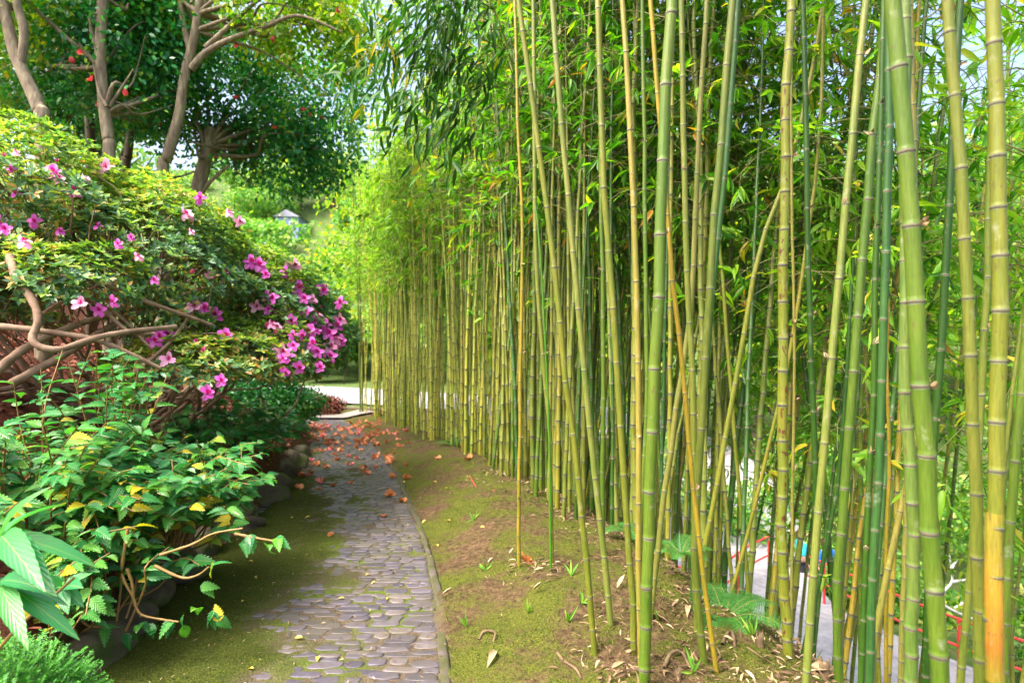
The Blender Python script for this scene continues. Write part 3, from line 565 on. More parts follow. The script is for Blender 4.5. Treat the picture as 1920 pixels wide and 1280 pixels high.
# leaning culms down the slope to the right
k = 0
while k < 40:
    y = random.uniform(3.0, 8.5); d = random.uniform(.5, 3.6); x = float(xc(y)) + d
    if x / y > .98 or (x / y > .44 and random.random() < .6): continue
    if not free(x, y, .16): continue
    colr = random.choice(['gold', 'yellow', 'gold', 'olive', 'green', 'dark', 'olive']); g_ = 'sunlit golden' if colr in ('gold', 'yellow') else 'green'
    plant(x, y, colr, random.uniform(.05, .24), random.gauss(.2, .5), random.uniform(5.0, 7.0), random.uniform(1.7, 3.3) if x / y > .42 else random.uniform(2.8, 4.0), FOLL if random.random() < (.8 if x / y > .42 else .35) else FOL, '%s bamboo culm leaning outward on the slope above the lower road' % g_, '%s leaning bamboo culms on the slope' % g_, random.uniform(.7, 1.15)); k += 1
for k, (x, y) in enumerate([(4.6, 5.4), (5.6, 6.4), (4.0, 4.6), (6.4, 7.0), (3.4, 5.6), (5.0, 7.4), (6.8, 8.2), (4.4, 6.4)]):
    plant(x, y, ['olive', 'green', 'yellow'][k % 3], random.uniform(.03, .12), random.gauss(0, .6), random.uniform(8.2, 9.4), random.uniform(5.2, 6.3), FOLL, 'tall leafy bamboo culm standing low on the slope behind the stout culms at right', 'tall bamboo culms low on the slope at right', random.uniform(.8, 1.1))
# the rest of the grove, past 300 culms: one object
mb = MB(); k = 0
while k < 210:
    y = random.uniform(5.5, 18.5); d = random.uniform(-.1, 1.5 if y < 8 else 2.4) if y < 11 else random.uniform(-.3, 1.5); x = float(xc(y)) + d
    if not free(x, y, .06): continue
    z = float(h(x, y)) - .03; n = 12; t = np.linspace(0, 1, n); az = random.uniform(0, 6.28); ln = abs(random.gauss(0, .35)); Hc = random.uniform(6, 8)
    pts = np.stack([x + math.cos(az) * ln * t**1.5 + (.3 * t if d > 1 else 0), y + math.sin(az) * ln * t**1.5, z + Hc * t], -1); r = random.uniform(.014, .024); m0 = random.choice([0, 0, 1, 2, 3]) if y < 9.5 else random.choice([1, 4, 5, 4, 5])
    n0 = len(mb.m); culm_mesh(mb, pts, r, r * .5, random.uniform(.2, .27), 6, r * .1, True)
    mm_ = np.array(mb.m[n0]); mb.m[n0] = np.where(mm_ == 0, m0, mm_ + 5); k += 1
tag(mb.obj('bamboo_thicket', ['olive', 'yellow', 'green', 'dark', 'gold_lit', 'olive_lit', 'band', 'ring']), kind='stuff')
# lower leafy bamboo on the slope (no tall culm in view)
for k, (x, y, s_) in enumerate([(5.2, 6.2, .8), (6.2, 7.5, .9), (4.2, 7.6, .8), (4.6, 5.3, .7), (2.5, 6.6, .7), (3.1, 8.8, .8), (7.2, 8.6, .9), (1.6, 9.4, .8), (5.4, 9.6, 1)]):
    root = thing('bamboo_shoot', 'leafy young bamboo filling the gaps behind the leaning culms', 'bamboo', (x, y, float(h(x, y))), 'leafy young bamboo on the slope')
    link('foliage', random.choice(FOLL), root, (0, 0, 1.9 + (k % 3) * .4)).scale = (s_, s_, s_)
    mb = MB(); tube(mb, spline([(0, 0, -.05), (.05, 0, 2), (.02, .03, 4.2)], 12), np.linspace(.014, .004, 12), 6); mb.obj('culm', ['olive'], root)
# foliage overhanging the path, upper centre
root = thing('bamboo_culm', 'bamboo culm whose drooping dark leafy branches overhang the path at upper centre', 'bamboo', (.35, 6.6, float(h(.35, 6.6))))
mb = MB(); stem = spline([(0, 0, 0), (-.05, 0, 2), (-.15, -.1, 3.8), (-.6, -.3, 5.4), (-1.3, -.6, 6.2)], 30); culm_mesh(mb, stem, .022, .008, .25, 10, .002); mb.obj('culm', ['olive', 'band', 'ring'], root)
mb = MB(); P = []; D = []; Q = []
def pend(px, py, Yd): return px3(px, py, Yd) - np.array(root.location)
for (px_, py_, Yd, n_) in [(880, -120, 5.2, 0)]: pass
tips = [(650, 70, 5.0), (665, 160, 4.8), (640, 230, 4.9), (700, 60, 5.1), (700, 250, 4.8), (740, 130, 5.0), (760, 210, 4.9), (790, 60, 5.1), (800, 300, 5.0), (830, 190, 5.2), (850, 90, 5.3), (880, 260, 5.2), (760, 30, 5.0), (690, 10, 5), (820, 20, 5.2), (900, 140, 5.4), (920, 40, 5.4), (780, 260, 4.9), (720, 190, 4.8), (840, 310, 5.0), (870, 10, 5.3), (650, 140, 5.0)]
for (px_, py_, Yd) in tips:
    e = pend(px_, py_, Yd); s0 = stem[random.randint(16, 26)]; q = spline([s0, (s0 + e) / 2 + np.array([0, 0, .35]), e], 14)
    tube(mb, q, np.linspace(.006, .002, 14), 4, 1)
    for i_ in range(46):
        t = random.uniform(.5, 1.03); b0 = np.array([np.interp(t * 13, np.arange(14), q[:, k]) for k in range(3)]) + RNG.normal(0, .10, 3) + np.array([0, 0, -.03])
        P.append(b0); D.append(np.array([-.35, 0, -.75]) + RNG.normal(0, .45, 3)); Q.append(np.array([.2, -.6, .8]) + RNG.normal(0, .5, 3))
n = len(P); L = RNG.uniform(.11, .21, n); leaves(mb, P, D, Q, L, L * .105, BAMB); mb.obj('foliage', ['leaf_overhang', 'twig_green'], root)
# ------------------------------------------------------------------ generic broadleaf growth
def shell(ells, n, inner=.72, keep_all=False):
    """points in the outer layer of a union of ellipsoids, with outward normals"""
    E = np.array(ells, float); w = (E[:, 3] * E[:, 4] * E[:, 5]) ** .66; w /= w.sum(); idx = RNG.choice(len(E), n, p=w)
    u = unit(rnd(n)); r = RNG.uniform(inner, 1.0, n) ** .7; c = E[idx, :3]; s = E[idx, 3:]
    bump = 1 + .12 * np.sin(u[:, 0] * 5 + idx) * np.cos(u[:, 1] * 6) + .08 * np.sin(u[:, 2] * 11 + u[:, 0] * 9)
    P = c + u * s * (r * bump)[:, None]; Nn = unit(u / s)
    k = np.ones(n, bool)
    for e in E: k &= ~((((P - e[:3]) / e[3:]) ** 2).sum(1) < (inner * .8) ** 2)
    return P[k], Nn[k]
def clumpy(P, Nn, scale, thr, seed=0):
    f_ = fbm(P[:, 0] * scale + seed, P[:, 1] * scale + P[:, 2] * scale * 1.3 + seed) ; k = f_ > thr; return P[k], Nn[k]
def crown(parent, name, ells, n, L, W, mat, T=LEAF2, thr=-.12, cs=1.4, inner=.55, upb=.5, group=5, jitter=.12):
    P, Nn = shell(ells, n // group, inner); P, Nn = clumpy(P, Nn, cs, thr, random.random() * 50)
    P = np.repeat(P, group, 0) + rnd(len(P) * group, jitter); Nn = np.repeat(Nn, group, 0); m_ = len(P)
    D = Nn * .6 + rnd(m_, .7) + np.array([0, 0, -.3]); Q = np.array([0, 0, upb]) + Nn * .4 + rnd(m_, .45)
    s = RNG.uniform(.7, 1.25, m_); mb = MB(); leaves(mb, P, D, Q, L * s, W * s, T); return mb.obj(name, [mat], parent)
def blossoms(parent, name, P, mat, size, npet=6):
    for p in P:
        mb = MB(); a = np.arange(npet) * 6.28 / npet; D = np.stack([np.cos(a), np.sin(a), .5 + 0 * a], -1) + rnd(npet, .15)
        leaves(mb, np.zeros((npet, 3)), D, np.tile([0, 0, 1.], (npet, 1)), size * .55, size * .25, PETAL); o = mb.obj(name, [mat], parent, tuple(p)); o.rotation_euler = (random.gauss(.5, .5), random.gauss(0, .6), random.uniform(0, 6.28))
def limbs(mb, root, tips, r0, mat=0, sag=.0, wob=.12, segs=7):
    for t in tips:
        mid = (root + t) / 2 + RNG.normal(0, wob, 3) + np.array([0, 0, sag]); q = spline([root, root * .7 + t * .3 + RNG.normal(0, wob, 3), mid, t], 14)
        tube(mb, q, np.linspace(r0, r0 * .15, 14), segs, mat)
# trees on the left bank: (name, label, trunk polylines in px with depth and widths, crown ellipsoids in px space)
def el(px, py, Yd, rx, ry, rz): p = px3(px, py, Yd); return (*p, rx, ry, rz)
def tree(name, label, cat, trunks, ells, n, L, W, mat, bark='bark', flowers=0, thr=-.12, cs=1.3, group=None, twigs=26, inner=.5):
    Yd = trunks[0][1]; b0 = px3(*trunks[0][0][-1], Yd); gz = float(h(b0[0], b0[1])); base = np.array([b0[0], b0[1], gz])
    root = thing(name, label, cat, tuple(base), group); mb = MB()
    for ti, (pl, Yt, w0, w1) in enumerate(trunks):
        q = [px3(a, b_, Yt) for a, b_ in pl][::-1]
        if ti == 0 and q[0][2] > gz: q = [np.array([q[0][0] + (q[0][0] - q[1][0]) * .3, q[0][1], gz - .1])] + q
        q = spline(q, 30) - base; tube(mb, q, np.linspace(w0, w1, 30) * .84 * Yt / F / 2 * (1 + .03 * np.sin(np.arange(30) * .7)), 12)
    E = np.array(ells); top = px3(*trunks[0][0][0], Yd) - base
    for e in E:
        c = e[:3] - base; tips = [c + RNG.normal(0, .55, 3) * e[3:] for _ in range(max(3, twigs // len(E)))]
        st = top * .6 + np.array([0, 0, 0]) if np.linalg.norm(c - top) > 1 else top * .75
        ax = spline([px3(a, b_, Yd) - base for a, b_ in trunks[0][0]][::-1], 12)
        j = np.argmin(np.linalg.norm(ax - c, axis=1)); limbs(mb, ax[max(3, j - 2)], tips, .035 * Yd / 9, 0, .1)
    mb.obj('trunk', [bark], root)
    el2 = [(e[0] - base[0], e[1] - base[1], e[2] - base[2], *e[3:]) for e in ells]
    crown(root, 'crown', el2, n, L, W, mat, thr=thr, cs=cs, inner=inner)
    if flowers:
        P, _ = shell(el2, flowers * 3, .9); P = P[np.argsort(P[:, 1])][:flowers]; blossoms(root, 'blossom', P - np.array([0, .1, 0]), 'camellia_red', .11)
    return root
tree('camellia_tree', 'forked grey trunk leaning at the upper left corner above the azalea', 'tree', [([(-10,-60), (5, 0), (25, 90), (45, 140), (72, 200), (80, 260)], 7.0, 34, 18), ([(20, -60), (32, 10), (45, 60), (38, 130)], 7.0, 18, 16)],
     [el(-60, -60, 7.6, 1.6, 1.3, 1.2), el(60, -120, 8, 1.6, 1.4, 1.0)], 9000, .10, .028, 'leaf_sunny', flowers=5)
tree('camellia_tree', 'straight pale trunk clothed in dark camellia leaves, second from the left', 'tree', [([(190, -70), (192, 0), (188, 100), (195, 200), (203, 260), (205, 310)], 7.6, 26, 20), ([(250, 130), (225, 170), (205, 200)], 7.6, 8, 3), ([(175, 120), (185, 170), (200, 200)], 7.5, 7, 3)],
     [el(240, 70, 8.3, 1.0, .9, .9), el(120, 110, 8.6, 1.0, .8, .8), el(250, 160, 8.0, .7, .6, .5), el(180, 10, 8.8, 1.3, 1, .7), el(310, 50, 9, .9, .9, .8), el(290, 200, 9.2, .7, .6, .5)], 30000, .08, .026, 'leaf_camellia', flowers=9, inner=.3, thr=-.05)
tree('camellia_tree', 'slender leaning camellia that forks high with one long branch arching right', 'tree', [([(385, -60), (372, 20), (362, 80), (345, 150), (335, 220), (312, 300), (305, 340)], 8.2, 26, 16), ([(335, -60), (340, 20), (352, 80), (358, 110)], 8.2, 13, 11), ([(640, 60), (560, 30), (500, 50), (430, 75), (385, 100), (358, 130)], 8.2, 17, 5), ([(600, -60), (500, -10), (440, 40), (385, 90)], 8.2, 12, 5)],
     [el(430, -20, 8.6, 1.3, 1.0, .8), el(540, 20, 8.6, 1.0, .9, .6), el(350, -40, 9, 1.4, 1, .7), el(600, -10, 9.4, 1.0, .9, .8), el(600, 90, 9.8, 1.0, .9, .6), el(690, 60, 10.2, 1.0, .9, .8)], 26000, .085, .028, 'leaf_sunny', flowers=9, thr=-.02, twigs=12)
tree('camellia_tree', 'dark camellia tree with low forked base and red blossoms right of the leaning trunk', 'tree', [([(395, 240), (385, 300), (370, 360), (365, 420)], 9.5, 40, 22), ([(430, 310), (395, 340), (372, 370)], 9.5, 12, 5)],
     [el(430, 190, 10, 1.15, 1.0, 1.0), el(400, 270, 9.8, .8, .7, .5), el(500, 240, 10.3, 1.0, .9, .8), el(570, 190, 10.8, .9, .9, 1.0), el(480, 110, 10.5, 1.0, .9, .6), el(540, 310, 10.6, .9, .8, .5), el(610, 260, 11.2, .7, .7, .9), el(630, 170, 11.6, .7, .8, .8)], 28000, .09, .028, 'leaf_camellia', flowers=16, thr=.0, inner=.35, twigs=14)
tree('camellia_tree', 'thin dark trunk in shade between the two pale trunks', 'tree', [([(255, 120), (250, 200), (240, 290), (235, 330)], 10.5, 22, 14)], [el(250, 100, 11.5, 1.6, 1.2, 1.4), el(180, 180, 11.5, 1.3, 1, .9)], 16000, .10, .032, 'leaf_camellia', 'bark_dark', thr=-.08)
tree('camellia_tree', 'dark trunk behind the azalea left of the straight pale trunk', 'tree', [([(160, 60), (162, 130), (165, 200), (170, 270)], 9.6, 22, 16)], [el(130, 20, 10.4, 1.4, 1.2, 1.0), el(60, 130, 11, 1.2, 1, .9)], 13000, .10, .03, 'leaf_hill', 'bark_dark', thr=-.03)
# azalea
AZ = [(-4.9, 5.1, 2.65, 1.7, 1.3, .80), (-3.75, 5.6, 2.15, 1.25, 1.2, .95), (-3.1, 6.7, 1.85, 1.0, 1.2, .82), (-2.95, 7.8, 1.7, .78, 1.0, .74), (-2.75, 5.2, 1.30, .70, .75, .33), (-3.4, 4.5, 1.95, .6, .6, .35), (-2.55, 5.9, 1.35, .6, .7, .45), (-2.6, 6.9, 1.45, .6, .8, .5), (-5.8, 4.6, 3.0, 1.2, 1, .7)]
def azalea(ells, base, label, n, nfl, limbs_px, depth):
    base = np.array(base); base[2] = float(h(base[0], base[1])); root = thing('azalea_bush', label, 'bush', tuple(base))
    E = [(e[0] - base[0], e[1] - base[1], e[2] - base[2], *e[3:]) for e in ells]
    P, Nn = shell(E, n, .80); k = (Nn[:, 2] > -.55) & ((Nn[:, 1] < .5) | (Nn[:, 2] > .3)); P, Nn = P[k], Nn[k]
    f_ = fbm(P[:, 0] * 3.2, P[:, 1] * 3.2 + P[:, 2] * 4) ; k = f_ > np.where(Nn[:, 2] > .25, -.3, np.where(P[:, 0] > .7, -.3, -.15)); P, Nn = P[k], Nn[k]; print('rosettes', len(P))
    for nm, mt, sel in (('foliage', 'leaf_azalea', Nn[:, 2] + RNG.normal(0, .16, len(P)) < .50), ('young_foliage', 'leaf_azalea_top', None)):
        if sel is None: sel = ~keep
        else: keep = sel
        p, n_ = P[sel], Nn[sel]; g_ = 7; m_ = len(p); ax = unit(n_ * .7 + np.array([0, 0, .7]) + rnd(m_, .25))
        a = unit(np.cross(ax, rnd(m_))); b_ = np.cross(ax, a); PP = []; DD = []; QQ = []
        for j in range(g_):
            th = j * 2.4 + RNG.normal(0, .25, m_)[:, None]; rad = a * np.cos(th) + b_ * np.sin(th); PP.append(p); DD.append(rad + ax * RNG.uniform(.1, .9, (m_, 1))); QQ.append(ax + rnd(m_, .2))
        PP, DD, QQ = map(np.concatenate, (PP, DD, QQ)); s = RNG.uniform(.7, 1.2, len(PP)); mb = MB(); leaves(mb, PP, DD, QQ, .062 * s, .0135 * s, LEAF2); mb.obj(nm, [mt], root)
    # twigs from inside out to the leaf rosettes
    mb = MB(); sel = RNG.choice(len(P), 900)
    for i_ in sel:
        p = P[i_]; inn = p * np.array([.75, .8, .72]) + RNG.normal(0, .15, 3) + np.array([0, 0, .1]); q = spline([inn, (inn + p) / 2 + RNG.normal(0, .06, 3), p], 6); tube(mb, q, np.linspace(.008, .003, 6), 4)
    for i_ in range(46):
        p = P[random.randrange(len(P))] * .88; s0 = np.array([random.gauss(0, .25), random.gauss(0, .25), -.05]); m1 = s0 * .4 + p * .6 * np.array([1, 1, .55]) + RNG.normal(0, .18, 3)
        q = spline([s0, s0 * .7 + p * .3 * np.array([1, 1, .6]) + RNG.normal(0, .1, 3), m1, p], 20) + np.array([.03, 0, .03]) * np.sin(np.arange(20) * 1.1)[:, None]; tube(mb, q, np.linspace(random.uniform(.018, .04), .008, 20), 7)
    for pl, w in limbs_px:
        q = spline([px3(a, b_, c_) - base for a, b_, c_ in pl], 30); tube(mb, q, np.linspace(w, w * .6, 30) * 4 / F / 2 * (1 + .08 * np.sin(np.arange(30) * 1.7)), 9)
    mb.obj('limbs', ['limb'], root); return root, base, P, Nn
LP = [([(20, 480, 4.1), (30, 520, 4), (60, 560, 3.95), (72, 600, 3.9), (62, 640, 3.85), (110, 655, 3.9), (200, 628, 4.1), (330, 612, 4.6)], 17),
      ([(-60, 610, 3.9), (0, 612, 3.9), (90, 622, 4), (190, 640, 4.1), (300, 690, 4.3)], 14), ([(-60, 515, 4), (40, 528, 4.1), (150, 520, 4.2), (260, 560, 4.5), (400, 610, 5)], 13),
      ([(-60, 760, 4.0), (0, 690, 4.1), (70, 640, 4.3), (170, 600, 4.6), (330, 560, 5)], 20), ([(20, 720, 4.2), (120, 665, 4.4), (230, 600, 4.8), (380, 540, 5.3)], 18),
      ([(60, 600, 4.2), (140, 560, 4.3), (220, 590, 4.5), (280, 650, 4.5)], 9),
      ([(0, 500, 4.2), (110, 545, 4.2), (170, 560, 4.3), (240, 620, 4.3), (290, 625, 4.4)], 10), ([(250, 700, 4.4), (310, 650, 4.6), (350, 600, 4.9), (380, 560, 5.2)], 9)]
azr, azb, AP, AN = azalea(AZ, (-4.0, 6.2, 0), 'huge spreading azalea with pink flowers, bare twisting limbs and tiny leaves filling the left bank', 30000, 0, LP, 4)
FLV = []
for i_ in range(6):
    mb = MB(); mt = 'petal' if i_ < 4 else 'petal_pale'; a = np.arange(5) * 1.2566 + .3
    for kk, (s_, up) in enumerate(((1, .55),)):
        D = np.stack([np.cos(a), np.sin(a), up + 0 * a], -1) + rnd(5, .22); leaves(mb, np.zeros((5, 3)), D, np.tile([0, 0, 1.], (5, 1)) + rnd(5, .3), .062 * RNG.uniform(.8, 1.1, 5), .023, tmpl([0, .25, .5, .72, .88, 1], [.22, .6, 1.05, .85, .75, .12], RNG.uniform(.2, .7), RNG.uniform(.2, .9)), 0)
    leaves(mb, np.zeros((2, 3)) + (0, 0, .004), np.array([[math.cos(.3), math.sin(.3), .62], [math.cos(1.5), math.sin(1.5), .62]]), np.tile([0, 0, 1.], (2, 1)), .035, .012, PETAL, 1)
    leaves(mb, np.zeros((6, 3)), np.array([0, 0, 1.]) + rnd(6, .25), rnd(6), .045, .0012, LEAF2, 1)
    FLV.append(mb.mesh('flower', [mt, 'petal_deep']))
mb = MB(); leaves(mb, np.zeros((5, 3)), np.array([0, 0, 1.]) + rnd(5, .16), rnd(5), .034, .009, PETAL); BUD = mb.mesh('flower_bud', ['bud'])
def put_flower(p, nrm, s=1.0, me=None, nm='flower'):
    o = link(nm, me or random.choice(FLV), azr, tuple(p - azb)); o.rotation_mode = 'QUATERNION'; o.rotation_quaternion = Vector(nrm).to_track_quat('Z', 'Y'); o.scale = (s, s, s)
def snap(px_, py_):
    """azalea surface depth under a pixel"""
    W = AP + azb; u = 960 + F * W[:, 0] / W[:, 1]; v_ = 640 - F * (W[:, 2] - CZ) / W[:, 1]; d = (u - px_)**2 + (v_ - py_)**2
    near = np.nonzero(d < 30**2)[0]
    return float(np.percentile(W[near, 1], 8)) - .05 if len(near) else (4.2 + px_ * .005)
FL = [(100, 325, 1.3), (140, 360, 1.1), (200, 315, 1.2), (65, 415, 1), (45, 455, 1.2), (110, 335, 1), (375, 372, .9), (350, 402, 1.1), (150, 570, 1.05), (187, 580, 1.05), (213, 565, 1.0), (300, 632, 1.15), (290, 640, 1.1), (312, 628, 1.1), (365, 575, 1.15), (383, 580, 1.15), (405, 590, 1.1), (423, 632, 1.25), (528, 660, 1.15), (540, 668, 1), (415, 715, 1.0), (388, 738, 1.2), (315, 675, 1.1), (470, 492, 1.15), (485, 497, 1.15), (550, 497, 1.05), (560, 540, 1.2), (500, 557, .9), (512, 560, 1), (545, 600, 1), (575, 585, 1.1), (590, 590, 1), (605, 545, 1), (615, 625, 1.1), (625, 635, 1.1), (620, 650, 1), (610, 610, 1), (585, 645, 1.1), (560, 690, 1), (600, 605, 1), (638, 568, 1), (640, 640, 1), (600, 690, .9), (620, 668, 1), (580, 620, 1), (635, 600, 1), (10, 430, 1), (0, 415, 1), (430, 400, .8), (450, 415, .8), (535, 510, .9), (595, 660, .9), (570, 560, .9), (245, 445, .6), (630, 610, 1)]
FL += [(random.uniform(480, 645), 0, random.uniform(.6, .9)) for _ in range(14)] + [(random.uniform(20, 480), -1, random.uniform(.5, .8)) for _ in range(12)]
FL = [(a, (random.uniform(500 + (a - 480) * .3, 700) if b_ == 0 else 250 + a * .45 + random.uniform(0, 150)) if b_ <= 0 else b_, c_) for a, b_, c_ in FL]
for px_, py_, s_ in FL:
    Yd = snap(px_, py_); put_flower(px3(px_, py_, Yd), (RNG.normal(.25, .25), -1, RNG.normal(.35, .3)), s_ * Yd * 25 / F / .115)
k = (AN[:, 1] < .2) & (AN[:, 0] > -.5); idx = RNG.choice(np.nonzero(k)[0], 42)
for i_ in idx: put_flower(AP[i_] + azb + AN[i_] * .05, AN[i_] + RNG.normal(0, .3, 3) + np.array([0, -.1, .4]), random.uniform(.9, 1.5), BUD, 'flower_bud')
# ------------------------------------------------------------------ begonia shrubs, foreground plants
def stemmy(label, name, cat, base, n_st, tipf, L, W, T, leafm, stemm, per=12, sr=.007, lo=.35, droop=-.12, group=None, hz=.35):
    base = np.array([base[0], base[1], float(h(base[0], base[1]))]); root = thing(name, label, cat, tuple(base), group); mb = MB(); P = []; D = []; Q = []
    for s in range(n_st):
        tip = np.array(tipf()) - base; s0 = np.array([random.gauss(0, .12), random.gauss(0, .12), -.02]) + tip * np.array([.35, .35, 0])
        mid = s0 * .4 + tip * .6 + np.array([0, 0, .12]) + RNG.normal(0, .06, 3); q = spline([s0, (s0 + mid) / 2 + RNG.normal(0, .04, 3), mid, tip], 12); tube(mb, q, np.linspace(sr, sr * .4, 12), 5)
        dirn = unit(q[-1] - q[-4])
        for j in range(per):
            t = lo + (1 - lo) * (j + random.random() * .5) / per; b0 = np.array([np.interp(t * 11, np.arange(12), q[:, k]) for k in range(3)]); sd = 1 if j % 2 else -1
            side = unit(np.cross(dirn, [0, 0, 1.])) * sd; d0 = side * .9 + dirn * .7 + RNG.normal(0, .35, 3); d0[2] = d0[2] * .5 + droop
            P.append(b0 + unit(d0) * .02); D.append(d0); Q.append(np.array([0, -hz, 1.]) + RNG.normal(0, .3, 3))
    lf = MB(); s_ = RNG.uniform(.65, 1.2, len(P)); leaves(lf, P, D, Q, L * s_, W * s_, T); mb.obj('stems', [stemm], root); lf.obj('foliage', [leafm], root); return root, base
def mound(cx, cy, cz, rx, ry, rz):
    def f():
        u = unit(RNG.normal(0, 1, 3)); u[2] = abs(u[2]) * .9 - .1 if random.random() < .75 else u[2]; k = random.uniform(.75, 1.05); return (cx + rx * u[0] * k, cy + ry * u[1] * k, cz + rz * u[2] * k)
    return f
GB = 'glossy serrated-leaf shrubs on the left bank'
stemmy('glossy serrated-leaf shrub at the left edge above the broad-leaved plant', 'begonia_shrub', 'shrub', (-2.9, 3.5), 95, mound(-2.75, 3.3, .72, .85, .7, .55), .088, .031, BEG, 'leaf_begonia', 'stem_red', 15, group=GB)
stemmy('tall spray of serrated leaves reaching up in front of the bare azalea limbs', 'begonia_shrub', 'shrub', (-2.75, 3.9), 26, mound(-2.65, 3.75, 1.25, .45, .4, .42), .095, .034, BEG, 'leaf_begonia', 'stem_red', 11, group=GB)
stemmy('widest serrated-leaf shrub spilling over the dark rocks beside the mossy path edge', 'begonia_shrub', 'shrub', (-2.6, 3.9), 120, mound(-2.30, 3.75, .55, .74, .85, .52), .082, .030, BEG, 'leaf_begonia', 'stem_red', 15, group=GB)
rt, bs = stemmy('low serrated-leaf shrub with bare crooked stems hanging toward the path', 'begonia_shrub', 'shrub', (-2.35, 3.2), 34, mound(-2.1, 3.05, .30, .42, .4, .32), .085, .031, BEG, 'leaf_begonia', 'stem_red', 8, group=GB)
mb = MB()
for pl in ([(240, 990), (232, 1040), (230, 1080), (250, 1120), (262, 1150), (300, 1160), (335, 1165)], [(238, 1065), (248, 1095), (252, 1130), (265, 1155)], [(158, 1060), (150, 1110), (147, 1150), (165, 1172), (195, 1175)], [(290, 1060), (340, 1082), (370, 1078), (392, 1062)], [(300, 1040), (360, 1020), (400, 1000), (455, 990)], [(440, 1000), (480, 1008), (520, 1015)]):
    q = spline([px3(a, b_, 3.0) - bs for a, b_ in pl], 20); tube(mb, q, np.linspace(.008, .005, 20) * (1 + .15 * np.sin(np.arange(20) * 2)), 6)
mb.obj('bare_stems', ['stem_red'], rt)
mb = MB(); ends = [(320, 1165), (345, 1175), (400, 1060), (520, 1010), (500, 1020), (455, 1020), (470, 1005), (195, 1178), (265, 1170), (240, 1190), (380, 1100), (410, 1160), (400, 1150), (370, 1140), (290, 1180)]
P = [px3(a, b_, 3.0) - bs for a, b_ in ends for _ in range(2)]; leaves(mb, P, rnd(len(P), .6) + np.array([.3, 0, -.4]), rnd(len(P), .4) + np.array([0, -.6, 1]), .085, .028, BEG); mb.obj('hanging_leaves', ['leaf_begonia'], rt)
stemmy('dark green leafy shrub overhanging the path edge beneath the far end of the azalea', 'leafy_shrub', 'shrub', (-3.5, 6.6), 90, mound(-3.0, 6.3, .55, .62, 1.0, .48), .10, .034, BEG, 'leaf_shrub', 'stem_red', 9)
stemmy('dark green shrub trailing to the path where the pink blossoms lie', 'leafy_shrub', 'shrub', (-3.6, 8.1), 70, mound(-3.35, 8.0, .35, .55, .9, .45), .10, .034, BEG, 'leaf_shrub', 'stem_red', 9)
# round shrub and reddish shrub at path end
def bush(name, label, cat, c, r, n, L, W, mat, group=None, thr=-.16, cs=2.5, stems=8):
    base = np.array([c[0], c[1], float(h(c[0], c[1]))]); root = thing(name, label, cat, tuple(base), group); cz = c[2] - base[2]
    mb = MB(); limbs(mb, np.zeros(3), [np.array([random.gauss(0, .5) * r[0], random.gauss(0, .5) * r[1], cz + random.uniform(-.2, .5) * r[2]]) for _ in range(stems)], .02 + .012 * r[2], 0, 0, .08 * r[0], 5); mb.obj('stems', ['limb'], root)
    E = [(0, 0, cz, *r)] + [(random.gauss(0, .5) * r[0], random.gauss(0, .4) * r[1], cz + random.uniform(-.1, .5) * r[2], r[0] * .55, r[1] * .55, r[2] * .6) for _ in range(3)]
    crown(root, 'foliage', E, n, L, W, mat, thr=thr, cs=cs, inner=.6, jitter=.05 * r[0] + .02); return root
bush('round_bush', 'rounded dark green bush under the azalea at the far left end of the path', 'bush', (-4.9, 11.6, .30), (.75, .9, .55), 9000, .07, .022, 'leaf_shrub')
bush('round_bush', 'small mid green bush between the rounded dark bush and the sandy path', 'bush', (-5.35, 14.0, .0), (.55, .7, .42), 5000, .07, .022, 'leaf_hill')
bush('reddish_shrub', 'low reddish brown shrub by the low brown wall at the end of the path', 'shrub', (-6.2, 18.9, -.55), (.75, .5, .36), 3500, .08, .025, 'redlitter')
# broad-leaved plant at the left edge
base = np.array([-1.86, 1.95, float(h(-1.86, 1.95))]); root = thing('broad_leaved_plant', 'plant with large lance-shaped pale green leaves at the lower left edge', 'plant', tuple(base))
mb = MB(); tube(mb, spline([(0, 0, -.05), (.03, 0, .4), (.05, .0, .95)], 10), np.linspace(.012, .008, 10), 8); tube(mb, spline([(0, 0, 0), (.12, .05, .25), (.33, .1, .46)], 10), np.linspace(.008, .005, 10), 6); mb.obj('stem', ['stem_red'], root)
hub = px3(2, 1005, 1.95) - base; hub2 = px3(0, 1090, 1.9) - base; mb = MB(); P = []; D = []; Q = []; Ls = []
for (hb, tx, ty, dy, l) in ((hub, 155, 1035, 0, .28), (hub, 35, 915, -.05, .20), (hub, 60, 985, .15, .2), (hub, 50, 1050, -.25, .16), (hub, -80, 940, 0, .25), (hub, 90, 925, .2, .2), (hub2, 100, 1110, -.1, .20), (hub2, 110, 1170, -.15, .26), (hub2, 55, 1085, -.2, .16), (hub2, -90, 1150, 0, .2), (hub2, 20, 1170, -.25, .2), (hub, 20, 1040, -.3, .14)):
    t_ = px3(tx, ty, 1.95 + dy) - base; d = t_ - hb; P.append(hb); D.append(unit(d) + np.array([0, 0, .12])); Q.append(np.array([RNG.normal(0, .2), -.55, 1])); Ls.append(np.linalg.norm(d) * 1.03)
Ls = np.array(Ls); leaves(mb, P, D, Q, Ls, .085 * Ls + .006, BROAD); mb.obj('leaf_rosette', ['leaf_broad'], root)
hb = px3(118, 1100, 2.3) - base; mb = MB(); ang = [(90, 1075), (165, 1068), (120, 1140), (150, 1128), (105, 1092), (135, 1085)]; P = [hb] * 6; D = [px3(a, b_, 2.25 + random.uniform(-.1, .1)) - base - hb for a, b_ in ang]; Ls = np.array([np.linalg.norm(d) for d in D]); leaves(mb, P, D, np.tile([0, -.7, 1.], (6, 1)), Ls, .15 * Ls + .006, LANCE); mb.obj('small_rosette', ['leaf_broad'], root)
